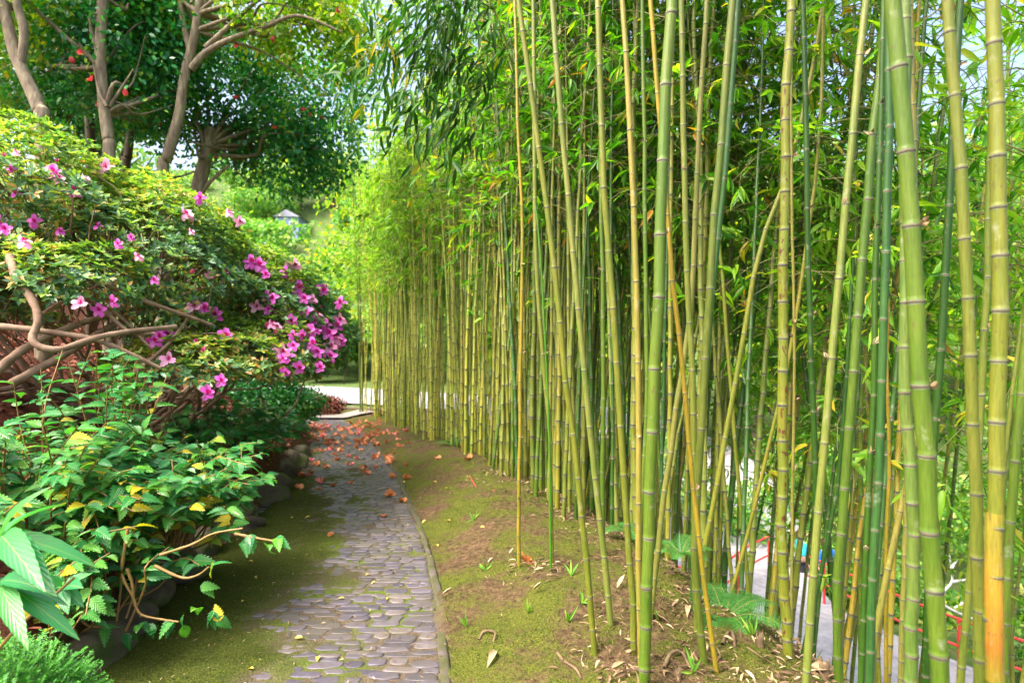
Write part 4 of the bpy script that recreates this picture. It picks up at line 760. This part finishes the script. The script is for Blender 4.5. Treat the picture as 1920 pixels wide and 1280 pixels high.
# clubmoss clump at corner
base = np.array([-1.70, 2.05, float(h(-1.70, 2.05))]); root = thing('clubmoss_clump', 'dense feathery bright green clubmoss clump in the lower left corner', 'plant', tuple(base))
mb = MB(); n = 2600; u = unit(rnd(n)); u[:, 2] = np.abs(u[:, 2]); P = u * np.array([.33, .45, .50]) * RNG.uniform(.8, 1.02, (n, 1)) + np.array([-.12, -.05, 0]); D0 = unit(u + rnd(n, .5) + np.array([.1, -.2, .1]))
PP = []; DD = []; QQ = []; side = unit(np.cross(D0, [0, 0, 1.]))
for j in range(7):
    for sgn in (-1, 1): PP.append(P + D0 * .009 * j); DD.append(D0 * .8 + side * sgn); QQ.append(np.tile([0, -.3, 1.], (n, 1)) + rnd(n, .3))
PP, DD, QQ = map(np.concatenate, (PP, DD, QQ)); leaves(mb, PP, DD, QQ, RNG.uniform(.010, .019, len(PP)), .0035, LEAF2); mb.obj('foliage', ['leaf_moss'], root)
# ------------------------------------------------------------------ mossy boulders along the left edge
def boulder(name, p, s, mat, label, cat, group=None, seed=0):
    import bmesh
    bm = bmesh.new(); bmesh.ops.create_icosphere(bm, subdivisions=4, radius=1)
    for v_ in bm.verts:
        c = v_.co; n_ = .22 * math.sin(c.x * 2.3 + seed) * math.cos(c.y * 2.9 + seed * 2) + .12 * math.sin(c.z * 5 + seed * 3 + c.x * 4) + .25 * float(fbm(c.x * 2 + seed, c.y * 2 + c.z * 2.4 + seed)); v_.co = c * (1 + n_)
        v_.co.x *= s[0]; v_.co.y *= s[1]; v_.co.z *= s[2]
    me = bpy.data.meshes.new(name); bm.to_mesh(me); bm.free()
    for q in me.polygons: q.use_smooth = True
    me.materials.append(M[mat]); o = link(name, me, None, p); o.rotation_euler.z = seed; return tag(o, label, cat, group)
for k, y in enumerate([3.1, 3.4, 3.8, 4.3, 4.9, 5.5, 6.1, 6.8, 7.5, 8.3, 9.2, 10.2]):
    x = float(xl(y)) - random.uniform(.08, .2); boulder('mossy_boulder', (x, y, float(h(x + .3, y)) + .0), (random.uniform(.15, .2), random.uniform(.26, .33), random.uniform(.16, .24)), 'rock', 'dark mossy edging boulder under the overhanging shrubs along the left side of the path', 'rock', 'dark boulders edging the path', k * 1.7)
# ------------------------------------------------------------------ ferns
def fern(base, label, nf, fl, group=None, aim=None):
    base = np.array(base, float); root = thing('fern', label, 'fern', tuple(base), group)
    for k in range(nf):
        az = k * 6.28 / nf + random.gauss(0, .3) if aim is None else random.gauss(aim, .8); out = np.array([math.cos(az), math.sin(az), 0]); L = fl * random.uniform(.75, 1.1); t = np.linspace(0, 1, 20)
        q = out[None] * (L * .8 * t)[:, None] + np.array([0, 0, 1.])[None] * (L * (.75 * t - .55 * t**2))[:, None]; mb = MB(); tube(mb, q, np.linspace(.004, .001, 20), 4, 1)
        tn = unit(np.gradient(q, axis=0)); sd = unit(np.cross(tn, [0, 0, 1.])); up = np.cross(sd, tn); PP = []; DD = []; QQ = []; LL = []
        for s_ in (-1, 1):
            for j in range(2, 20):
                pl = L * .30 * math.sin(math.pi * min(1, (j / 20) ** .7 * .95 + .02)) + .01; d = sd[j] * s_ + tn[j] * .45; d = unit(d)
                for w in range(9):
                    b0 = q[j] + d * pl * w / 9
                    for s2 in (-1, 1): PP.append(b0); DD.append(unit(np.cross(up[j], d)) * s2 + d * .6 + np.array([0, 0, -.1])); QQ.append(up[j] + RNG.normal(0, .15, 3)); LL.append(.13 * pl * (1.05 - w / 10) + .003)
        leaves(mb, PP, DD, QQ, np.array(LL), np.array(LL) * .36, LEAF2); mb.obj('frond', ['leaf_fern', 'twig_green'], root)
fern(gpt(1345, 1195) + np.array([.16, .34, -.08]), 'large green fern spilling over the bank edge behind the hooked-foot culm', 8, .42)
fern(gpt(1265, 1110) + np.array([.1, .2, .15]), 'fern with arching fronds behind the thick light green culm', 6, .30)
fern(gpt(1170, 1020) + np.array([.1, .2, .0]), 'small fern among the culm feet left of the arching fern', 7, .3)
fern(gpt(850, 835), 'blue-green fern at the foot of the far culms', 7, .4)
# ------------------------------------------------------------------ fallen blossoms and leaves
def fall_mesh(mat, n=9, s=.05, curl=.6):
    mb = MB(); a = RNG.uniform(0, 6.28, n); D = np.stack([np.cos(a), np.sin(a), RNG.uniform(.1, curl, n)], -1); leaves(mb, rnd(n, .006) * np.array([1, 1, .3]), D, np.tile([0, 0, 1.], (n, 1)) + rnd(n, .35), RNG.uniform(.6, 1.1, n) * s, RNG.uniform(.3, .5, n) * s, PETAL); return mb.mesh('fallen_blossom', [mat])
FB = {m_: [fall_mesh(m_) for _ in range(3)] for m_ in ('fallen_pink', 'fallen_coral', 'fallen_brown')}
def drop(me, name, p, label, cat, group, s=1):
    o = link(name, me, None, (p[0], p[1], p[2] + .008)); o.rotation_euler = (random.gauss(0, .2), random.gauss(0, .2), random.uniform(0, 6.28)); o.scale = (s, s, s); return tag(o, label, cat, group)
names = {'fallen_pink': 'pink', 'fallen_coral': 'faded coral', 'fallen_brown': 'withered orange-brown'}
k = 0
while k < 190:
    y = 7.0 + 9.5 * random.random() ** .75; u = random.random() ** 1.0
    u = random.choice([random.gauss(.12, .16), random.gauss(.85, .3), random.gauss(1.15, .3), random.random()]); 
    x = float(xl(y)) + u * float(xr(y) - xl(y)) + .05
    if x > float(xc(y)) - .1 or x < float(xl(y)) - .15: continue
    m_ = random.choice(['fallen_pink', 'fallen_coral', 'fallen_coral', 'fallen_brown'] if y < 11 or x > float(xr(y)) else ['fallen_pink', 'fallen_coral', 'fallen_brown', 'fallen_coral'])
    z = max(float(h(x, y)), -.045 * y + .01 if x < float(xr(y)) else -9); drop(random.choice(FB[m_]), 'fallen_blossom', (x, y, z), names[m_] + ' camellia blossom lying among the drift of petals on the far path', 'blossom', names[m_] + ' fallen blossoms', random.uniform(.9, 1.7)); k += 1
for (px_, py_, m_, lab, s_) in [(600, 906, 'fallen_pink', 'bright pink fallen blossom nearest the viewer on the mossy left of the path', 1.7), (560, 917, 'fallen_coral', 'coral fallen blossom beside the dark edge left of the nearest bright pink one', 1.4), (625, 912, 'fallen_brown', 'orange-brown fallen blossom just right of the nearest bright pink one', 1.1), (752, 940, 'fallen_brown', 'single orange fallen blossom on the cobbles near the right edge of the path', 1.3), (690, 890, 'fallen_coral', 'wide coral fallen blossom in the middle of the cobbles', 1.5), (988, 1058, 'fallen_brown', 'orange crumpled blossom at the feet of the thin culms on the bank', 1.6), (660, 872, 'fallen_pink', 'small pink blossom on the cobbles just ahead of the petal drift', 1), (592, 870, 'fallen_coral', 'reddish coral blossom left of centre at the front of the petal drift', 1.3), (620, 1005, 'fallen_brown', 'small orange bit of blossom on the mossy left path', .6), (720, 970, 'fallen_brown', 'small orange withered bloom in the middle of the cobbles', .9)]:
    drop(random.choice(FB[m_]), 'fallen_blossom', gpt(px_, py_), lab, 'blossom', None, s_)
def leaf_obj(name, mat, L, W, curl): 
    mb = MB(); leaves(mb, [(-L / 2, 0, .01)], [(1, 0, .15)], [(0, 0, 1)], L, W, tmpl([0, .2, .4, .6, .8, 1], [.1, .7, 1, .95, .6, .03], curl, .6)); return mb.mesh(name, [mat])
YL = [leaf_obj('fallen_leaf', 'fallen_yellow', .07, .018, .3) for _ in range(3)]
for k, (px_, py_) in enumerate([(548, 972), (577, 972), (788, 935), (757, 905), (820, 1025), (808, 1045), (725, 1125), (640, 1125), (703, 1050), (795, 980), (838, 917), (840, 978), (480, 1085), (520, 1010), (690, 1080), (455, 1130), (560, 1200), (700, 1095), (595, 1240), (470, 1055), (765, 985), (815, 905), (905, 990), (770, 880), (350, 1110), (470, 1260)]):
    drop(YL[k % 3], 'fallen_leaf', gpt(px_, py_), 'small yellow leaf fallen singly on the near path or its mossy verge', 'leaf', 'small yellow fallen leaves', random.uniform(.35, .85))
SH = [leaf_obj('dry_leaf', 'straw', .16, .022, -.25), leaf_obj('dry_leaf', 'straw', .22, .03, .35)]
for k, (px_, py_, lab, s_) in enumerate([(840, 1118, 'orange-tan dry leaf lying beside the path edge on the moss', .8), (922, 1240, 'pale dry sheath curled on the near bank', 1), (1160, 1268, 'large dry culm sheath at the bottom edge left of the near culm feet', 1.3), (1230, 1165, 'dry sheath lying right of the thick light green culm foot', 1), (1010, 1110, 'pale bent dry leaf at the foot of the young green culm', .9), (1290, 1150, 'grey dry leaf under the fern', .9), (1430, 1245, 'dry sheath in front of the spotted culm foot', 1.2), (1540, 1262, 'dry sheath beside the broken stump', 1.2), (1165, 1100, 'long grey-green dead leaf behind the yellow culm', 1), (905, 885, 'dry leaf curled on the far bank', .8), (960, 1040, 'dry leaf curled behind the lone thin yellow culm', .6)]):
    drop(SH[k % 2], 'dry_leaf', gpt(px_, py_) + np.array([0, 0, .01]), lab, 'leaf', 'dry bamboo leaves on the bank', s_ * .6)
# exposed rhizomes
def arch(px_list, w, label, mat='root', lift=.0, name='bamboo_root'):
    P = [gpt(a, b_) for a, b_ in px_list]; n_ = len(P); P = [p + np.array([0, 0, lift * .2 * math.sin(math.pi * i_ / (n_ - 1)) + .002]) for i_, p in enumerate(P)]; o0 = P[0].copy()
    mb = MB(); q = spline([p - o0 + (RNG.normal(0, .012, 3) if 0 < k_ < len(P) - 1 else 0) for k_, p in enumerate(P)], 24); tube(mb, q, .62 * w * (1 + .14 * np.sin(np.arange(24) * 2.2)) * np.linspace(1, .7, 24), 8); return tag(mb.obj(name, [mat], None, tuple(o0)), label, 'root', 'exposed roots on the bank')
arch([(898, 1200), (905, 1190), (918, 1195), (925, 1205)], .013, 'short knobbly root tip at the left of the near bank', lift=.03)
arch([(1045, 1225), (1058, 1240), (1078, 1255), (1090, 1275)], .013, 'crooked yellowish root running to the bottom edge', lift=.02)
arch([(1245, 1255), (1255, 1235), (1275, 1230), (1293, 1250)], .016, 'thick brown hoop root right of the thick light green culm', lift=.07)
arch([(1355, 1210), (1362, 1190), (1375, 1195), (1378, 1215)], .016, 'upright stubby root below the fern', lift=.09)
arch([(880, 893), (885, 905), (900, 915), (930, 920)], .018, 'rust-red curved root on the far part of the bank', 'redroot', .02)
arch([(1400, 1215), (1440, 1235), (1480, 1265), (1530, 1290)], .008, 'long thin root trailing below the spotted culm foot', lift=.02)
arch([(1450, 1228), (1465, 1215), (1490, 1215), (1510, 1235)], .02, 'matted root crown wrapped round the spotted culm foot', lift=.03)
# sheath litter heaped round the culm feet
feet = [o_ for o_ in list(COL.objects) if o_.get('category') == 'bamboo' and o_.location.y < 8]
P = np.array([tuple(o_.location) for o_ in feet]); P = np.repeat(P, 34, 0); P[:, :2] += RNG.normal(0, .11, (len(P), 2)); P = P[P[:, 0] > xr(P[:, 1]) + .25]; P[:, 2] = h(P[:, 0], P[:, 1]) + RNG.uniform(.004, .03, len(P))
mb = MB(); n = len(P); s_ = RNG.uniform(.4, 1.3, n); leaves(mb, P, rnd(n) * np.array([1, 1, .35]), np.array([0, 0, 1.]) + rnd(n, .5), .058 * s_, .006 * s_, LANCE); tag(mb.obj('sheath_litter', ['litter']), kind='stuff')
# stumps
def stump(px_, py_, r, hh, label):
    p = gpt(px_, py_); root = thing('bamboo_stump', label, 'stump', tuple(p)); mb = MB(); t = np.arange(16) * 6.283 / 16
    v_ = np.concatenate([np.stack([np.cos(t) * r * k, np.sin(t) * r * k, z + 0 * t], -1) for k, z in ((1.15, -.03), (1, hh * .5), (.98, hh))]); v_[32:, 2] += RNG.uniform(-.02, .02, 16); v_ = np.concatenate([v_, np.stack([np.cos(t) * r * .72, np.sin(t) * r * .72, hh * .7 + 0 * t], -1)])
    q = [(a * 16 + j, a * 16 + (j + 1) % 16, (a + 1) * 16 + (j + 1) % 16, (a + 1) * 16 + j) for a in range(3) for j in range(16)]; mb.add(v_, q); mb.add(v_[48:], [list(range(16))]); mb.obj('stump_wall', ['root'], root)
stump(1425, 1215, .018, .07, 'grey cut bamboo stump left of the spotted culm foot'); stump(1545, 1262, .026, .06, 'splintered brown bamboo stump right of the pale slanting culm'); stump(1272, 1272, .012, .04, 'tiny cut stub beside the brown hoop root')
# sprouts
for k, (px_, py_) in enumerate([(888, 975), (910, 1068), (1235, 1165), (1300, 1262), (1070, 1080), (1020, 885), (1175, 985), (990, 1150), (875, 1175), (1065, 1165), (1090, 1130), (1410, 1190)]):
    p = gpt(px_, py_); mb = MB(); n = 5 if k != 3 else 4; D = rnd(n, .5) + np.array([0, 0, .9]); leaves(mb, np.zeros((n, 3)), D, rnd(n, .3) + np.array([0, -1, .5]), RNG.uniform(.05, .11, n), .007, BAMB)
    tag(mb.obj('seedling', ['grass'], None, tuple(p)), 'tiny green seedling sprouting from the moss of the bank', 'seedling', 'seedlings on the mossy bank')
# stuff: litter and moss
def scatter(n, xf, name, mat, L, W, T, lift, flat=.2, up=0):
    y = RNG.uniform(*xf[0], n) if isinstance(xf[0], tuple) else xf[0](n); x = xf[1](y, n); k = xf[2](x, y); x, y = x[k], y[k]; z = h(x, y) + lift; m_ = len(x)
    P = np.stack([x, y, z], -1); D = rnd(m_) * np.array([1, 1, flat]) + np.array([0, 0, up]); Q = np.array([0, 0, 1.]) + rnd(m_, .35); s = RNG.uniform(.5, 1.3, m_); mb = MB(); leaves(mb, P, D, Q, L * s, W * s, T); return tag(mb.obj(name, [mat]), kind='stuff')
near = lambda a, b_: (lambda n: a + (b_ - a) * RNG.random(n) ** 1.5)
scatter(16000, (near(2, 14), lambda y, n: xr(y) + RNG.uniform(.05, 2.2, n) ** 1.0, lambda x, y: (fbm(x * 2, y * 2) + .30 * (x - xr(y) - 1.0) > RNG.uniform(-.1, .35, len(x)))), 'dry_leaf_litter', 'litter', .034, .004, LEAF2, .012)
scatter(1100, (near(2.2, 10), lambda y, n: xl(y) + RNG.random(n) * (xr(y) - xl(y)), lambda x, y: x > -9), 'path_debris', 'litter', .025, .003, LEAF2, .016)
scatter(9000, (lambda n: RNG.uniform(1.5, 12, n), lambda y, n: xl(y) - RNG.uniform(.2, 4.5, n), lambda x, y: x > -14), 'fallen_leaf_litter', 'redlitter', .07, .022, LEAF2, .015)
scatter(60000, (near(1.6, 9), lambda y, n: xr(y) + RNG.uniform(.0, 1.9, n), lambda x, y: fbm(x * 2.2 + 9, y * 2.2) > RNG.uniform(-.18, .10, len(x))), 'moss', 'moss_tuft', .016, .0022, LEAF2, -.002, .6, 1.0)
scatter(30000, (near(1.6, 8), lambda y, n: xl(y) + RNG.random(n) * .95, lambda x, y: mossmask(x, y) > RNG.uniform(.5, 1, len(x))), 'path_moss', 'moss_tuft', .012, .002, LEAF2, -.002, .6, 1.0)
scatter(5000, (lambda n: RNG.uniform(4, 14, n), lambda y, n: xc(y) + RNG.uniform(1.0, 6, n), lambda x, y: x < 7), 'slope_grass', 'grass', .22, .006, LEAF2, 0, .3, 1.0)
# ------------------------------------------------------------------ background shrubs and trees
GT = 'bright trees beyond the lower road'
bgs = [(3.5, 17, 2.0, 2.2), (8.5, 13.5, 1.4, 1.3), (10.5, 11.0, 1.5, 1.6), (12.5, 14.5, 2.0, 2.0), (11, 18, 2.2, 2.4), (16, 17, 2.4, 2.6), (9.3, 9.4, 1.0, .9), (7.6, 17.2, 1.5, 1.5), (13, 10.5, 1.6, 1.9), (0.5, 20, 1.5, 1.5), (15.5, 12.5, 1.8, 2.2)]
labs = ['pale green shrub on the bank beyond the lower road', 'lime green shrub right behind the red railing', 'feathery light green shrub past the railing near the right edge', 'broad green shrub uphill of the railing', 'rounded shrub behind the bend of the lower road', 'large shrub high on the right-hand hillside', 'low shrub touching the railing at the right', 'shrub above the two visitors', 'bushy shrub at the far right hillside', 'shrub at the near side of the far road', 'tall shrub at the right limit of the hillside']
for (x, y, r_, hh), lb in zip(bgs, labs):
    bush('hillside_shrub', lb, 'shrub', (x, y, float(h(x, y)) + hh * .55), (r_, r_, hh * .6), 5200, .15, .045, 'leaf_hill', 'shrubs beyond the lower road', -.16, 1.2)
def far_tree(x, y, H, r_, label, mat='leaf_sunny', n=9000, L=.32, group=GT, thr=-.13):
    z = float(h(x, y)); root = thing('hill_tree', label, 'tree', (x, y, z), group); mb = MB(); tube(mb, spline([(0, 0, -.2), (random.gauss(0, .2), 0, H * .4), (random.gauss(0, .4), 0, H * .85)], 14), np.linspace(H * .022, H * .006, 14), 8)
    limbs(mb, np.array([0, 0, H * .4]), [np.array([random.gauss(0, .6) * r_, random.gauss(0, .6) * r_, H * random.uniform(.55, .95)]) for _ in range(9)], H * .008, 0, 0, .2, 5); mb.obj('trunk', ['bark_dark'], root)
    E = [(random.gauss(0, .45) * r_, random.gauss(0, .45) * r_, H * random.uniform(.45, .92), r_ * random.uniform(.45, .7), r_ * random.uniform(.45, .7), H * random.uniform(.14, .24)) for _ in range(7)]
    crown(root, 'crown', E, n, L, L * .3, mat, thr=thr, cs=.7, inner=.4, jitter=.25)
for k, (x, y, H, r_, mt) in enumerate([(4, 23, 8, 3.2, 'leaf_sunny'), (9, 22, 9, 3.4, 'leaf_sunny'), (15, 22, 9, 3.5, 'leaf_sunny'), (19, 19, 8, 3.4, 'leaf_sunny'), (22, 27, 11, 4, 'leaf_hill'), (0, 28, 8, 3.4, 'leaf_sunny'), (-1, 40, 12, 5, 'leaf_hill'), (13, 30, 11, 4, 'leaf_sunny'), (6, 33, 11, 4.2, 'leaf_hill'), (-8, 56, 10, 5, 'leaf_hill'), (18, 38, 13, 5, 'leaf_hill'), (32, 34, 12, 5, 'leaf_hill')]):
    far_tree(x, y, H, r_, ['yellow-green sunlit tree glimpsed between culms beyond the lower road', 'green tree on the hillside glimpsed between culms'][mt == 'leaf_hill'], mt, group=['sunlit trees beyond the lower road', 'green trees on the hillside'][mt == 'leaf_hill'])
for k, (x, y, H, r_) in enumerate([(-22, 62, 7, 4), (-30, 70, 8, 4.5), (-38, 66, 8, 4.5), (-46, 78, 9, 5), (-28, 92, 9, 5), (-42, 98, 10, 6), (-17, 78, 8, 5), (-56, 90, 10, 6), (-20, 55, 5, 3), (-27, 58, 5, 3), (-14, 54, 6, 3.5), (-9, 52, 6, 3.5), (-24, 52, 4, 2.6), (-4, 50, 7, 3.5), (-17, 51, 3.5, 2.5), (-24, 68, 5, 4), (-33, 76, 6, 4), (-21, 80, 6, 4), (-36, 84, 6, 5), (-21, 70, 5, 4), (-33, 92, 7, 5), (-22, 86, 7, 5), (-40, 90, 7, 5)]):
    far_tree(x, y, H, r_, 'pale green tree on the bright distant hillside above the road end', 'leaf_hill', 5000, .5, 'trees on the distant hillside', -.1)
bgt = [(-12.5, 17.5, 9, 3), (-14, 13, 8, 2.8), (-5.4, 27, 14, 4.8), (-11, 11.5, 8, 2.2)]
for (x, y, H, r_), lb in zip(bgt, ['tree further up the left bank seen through gaps in the camellia leaves', 'light green tree at the top of the left bank', 'tall tree behind the far end of the bamboo row, near the road', 'light tree behind the leaning corner trunk']):
    far_tree(x, y, H, r_, lb, 'leaf_sunny', 16000 if y > 22 else 9000, .24 if y > 22 else .15, 'trees behind the camellias', -.02)
# leafy canopy behind trunks to the far left of azalea
# blue house on the far hillside
p = px3(548, 428, 84); gz = float(h(p[0], p[1])); z0 = min(gz, p[2]) if False else gz
root = thing('blue_house', 'small blue-grey house on the bright hillside above the azalea', 'house', (p[0], p[1], gz)); zz = p[2] - gz
mb = MB(); box(mb, (0, 0, zz / 2), (3.2, 4, max(zz, .5) + 2.4)); mb.obj('wall', ['houseblue'], root); top = zz / 2 + (max(zz, .5) + 2.4) / 2
mb = MB(); v_ = [(-1.9, -2.3, top + .003), (1.9, -2.3, top + .003), (1.9, 2.3, top + .003), (-1.9, 2.3, top + .003), (0, -2.3, top + 1), (0, 2.3, top + 1)]; mb.add(v_, [(0, 1, 2, 3), (1, 2, 5, 4), (3, 0, 4, 5)], smooth=False); mb.add(v_, [(0, 1, 4), (2, 3, 5)], smooth=False); mb.obj('roof', ['roofm'], root)
for dx in (-.8, .8):
    mb = MB(); box(mb, (dx, -2.02, top - 1.2), (.9, .06, 1.1)); w_ = mb.obj('window_frame', ['housewhite'], root); mb = MB(); box(mb, (dx, -2.06, top - 1.2), (.7, .04, .9)); mb.obj('pane', ['glass'], w_)
# dead white shrub beyond the railing
p0 = px3(1762, 1130, 11.0); gz = float(h(p0[0], p0[1])); base = np.array([p0[0], p0[1], gz]); mb = MB()
for pl in ([(1762, 1130), (1770, 1108), (1785, 1090), (1784, 1065), (1780, 1040)], [(1785, 1090), (1800, 1088), (1815, 1085)], [(1784, 1065), (1790, 1055), (1795, 1050)], [(1762, 1130), (1800, 1150), (1850, 1165), (1900, 1150)], [(1790, 1140), (1830, 1120), (1880, 1140)], [(1850, 1165), (1890, 1190), (1920, 1200)], [(1762, 1130), (1755, 1180), (1750, 1240)]):
    q = spline([px3(a, b_, 11.0) - base for a, b_ in pl], 12); tube(mb, q, np.linspace(.03, .012, 12), 6)
o_ = mb.obj('dead_shrub', ['deadwood'], None, tuple(base)); tag(o_, 'leafless whitish dead branches behind the red railing at right', 'dead shrub')
# ------------------------------------------------------------------ two visitors on the lower path
def person(x, y, label, cloth, ang, H=1.66):
    z = float(h(x, y, False)); root = thing('person', label, 'person', (x, y, z), None, ang); s = H / 1.7
    J = {'pel': (0, 0, .95, .13), 'sp': (0, .01, 1.15, .12), 'ch': (0, .0, 1.34, .135), 'nk': (0, .01, 1.47, .055), 'hd': (0, -.01, 1.60, .095), 'ht': (0, 0, 1.68, .075)}
    for sg, n_ in ((-1, 'L'), (1, 'R')):
        J.update({'sh' + n_: (.17 * sg, 0, 1.39, .06), 'el' + n_: (.24 * sg, .03, 1.12, .042), 'wr' + n_: (.22 * sg, -.10, .90, .028), 'hn' + n_: (.215 * sg, -.14, .83, .03), 'hp' + n_: (.09 * sg, 0, .88, .095), 'kn' + n_: (.10 * sg, -.05 * sg, .48, .06), 'an' + n_: (.10 * sg, .08 * sg, .09, .042), 'to' + n_: (.11 * sg, .08 * sg - .15, .03, .035)})
    ed = [('pel', 'sp'), ('sp', 'ch'), ('ch', 'nk'), ('nk', 'hd'), ('hd', 'ht')] + [e for n_ in 'LR' for e in (('ch', 'sh' + n_), ('sh' + n_, 'el' + n_), ('el' + n_, 'wr' + n_), ('wr' + n_, 'hn' + n_), ('pel', 'hp' + n_), ('hp' + n_, 'kn' + n_), ('kn' + n_, 'an' + n_), ('an' + n_, 'to' + n_))]
    def skin(nm, keys, mat, grow_=0):
        ks = [k for k in J if k in keys]; me = bpy.data.meshes.new(nm); me.from_pydata([tuple(np.array(J[k][:3]) * s) for k in ks], [(ks.index(a), ks.index(b_)) for a, b_ in ed if a in ks and b_ in ks], [])
        o = link(nm, me, root); md = o.modifiers.new('Skin', 'SKIN'); md.use_smooth_shade = True
        if not me.skin_vertices: me.attributes.new('skin_vertex', 'FLOAT', 'POINT') if False else None
        for i_, k in enumerate(ks):
            sv = me.skin_vertices[0].data[i_]; r_ = (J[k][3] + grow_) * s; sv.radius = (r_, r_); sv.use_root = (i_ == 0)
        sb = o.modifiers.new('Sub', 'SUBSURF'); sb.levels = 2; sb.render_levels = 2; me.materials.append(M[mat]); return o
    return root, s, J, skin
def add_person(*a, **k):
    root, s, J, skin = person(*a, **k); cloth = a[3]
    skin('body', list(J), 'skin'); skin('shirt', ['sp', 'ch', 'shL', 'shR', 'elL', 'elR', 'pel'], cloth, .018); skin('trousers', ['pel', 'hpL', 'hpR', 'knL', 'knR', 'anL', 'anR'], 'trouser', .014)
    mb = MB(); n = 400; u = unit(rnd(n)); u = u[(u[:, 2] > -.1) | (u[:, 1] > .2)]; P = u * np.array([.085, .10, .11]) * s + np.array([0, .01, 1.64]) * s; leaves(mb, P, np.array([0, .3, -1.]) + u * .3, u, .07, .03, LEAF2); mb.obj('hair', ['hair'], root)
    mb = MB(); box(mb, (0, -.115 * s, 1.59 * s), (.022, .03, .035)); mb.obj('nose', ['skin'], root)
    for sg in (-1, 1):
        for f_ in range(5):
            b0 = np.array([.215 * sg, -.14, .83]) * s; d = np.array([(f_ - 2) * .012, -.03 - .004 * f_, -.07 + .01 * abs(f_ - 2)]); mb = MB(); tube(mb, [b0, b0 + d * .5 + (0, -.005, 0), b0 + d], [.009, .008, .006], 6); mb.obj('finger', ['skin'], root)
try:
    xp, yp = (1549 - 960) / F * 14.0, 14.0; add_person(xp, yp, 'person in a bright blue top on the lower path, head turned toward the camera', 'blue', .3)
    xp, yp = (1503 - 960) / F * 14.4, 14.4; add_person(xp, yp, 'person in a turquoise top walking behind the one in bright blue', 'cyan', 1.4)
except Exception as ex: print('PERSON FAIL', ex)
# ------------------------------------------------------------------ light, world, camera
SUN_EL, SUN_AZ = 56, 235        # azimuth clockwise from +Y
w = bpy.data.worlds.new('World'); SC.world = w; w.use_nodes = True; nt = w.node_tree; nt.nodes.clear()
sk = N(nt, 'ShaderNodeTexSky', sky_type='NISHITA'); sk.sun_disc = False; sk.sun_elevation = R(SUN_EL); sk.sun_rotation = R(SUN_AZ); sk.dust_density = 8; sk.air_density = .7; sk.ozone_density = .4
bg = N(nt, 'ShaderNodeBackground'); bg.inputs[1].default_value = .15; nt.links.new(sk.outputs[0], bg.inputs[0]); nt.links.new(bg.outputs[0], N(nt, 'ShaderNodeOutputWorld').inputs[0])
l = bpy.data.lights.new('sun', 'SUN'); l.energy = 1.0; l.angle = R(20); l.color = (1, .95, .86); lo = bpy.data.objects.new('sun', l); COL.objects.link(lo)
d = -Vector((math.sin(R(SUN_AZ)) * math.cos(R(SUN_EL)), math.cos(R(SUN_AZ)) * math.cos(R(SUN_EL)), math.sin(R(SUN_EL)))); lo.rotation_euler = d.to_track_quat('-Z', 'Y').to_euler(); lo.location = (20, 10, 30)
cam = bpy.data.cameras.new('camera'); cam.sensor_width = 36; cam.lens = F / 1920 * 36; cam.clip_end = 2000; cam.clip_start = .05
cam.dof.use_dof = True; cam.dof.focus_distance = 3.4; cam.dof.aperture_fstop = 2.0
co = bpy.data.objects.new('camera', cam); COL.objects.link(co); co.location = (0, 0, CZ); co.rotation_euler = (R(90), 0, 0); SC.camera = co
SC.render.resolution_x = 1024; SC.render.resolution_y = 682
SC.view_settings.view_transform = 'Standard'; SC.view_settings.look = 'None'; SC.view_settings.exposure = 2.28; SC.view_settings.gamma = 1
SC.cycles.max_bounces = 8; SC.cycles.diffuse_bounces = 5; SC.cycles.transmission_bounces = 6; SC.cycles.glossy_bounces = 2
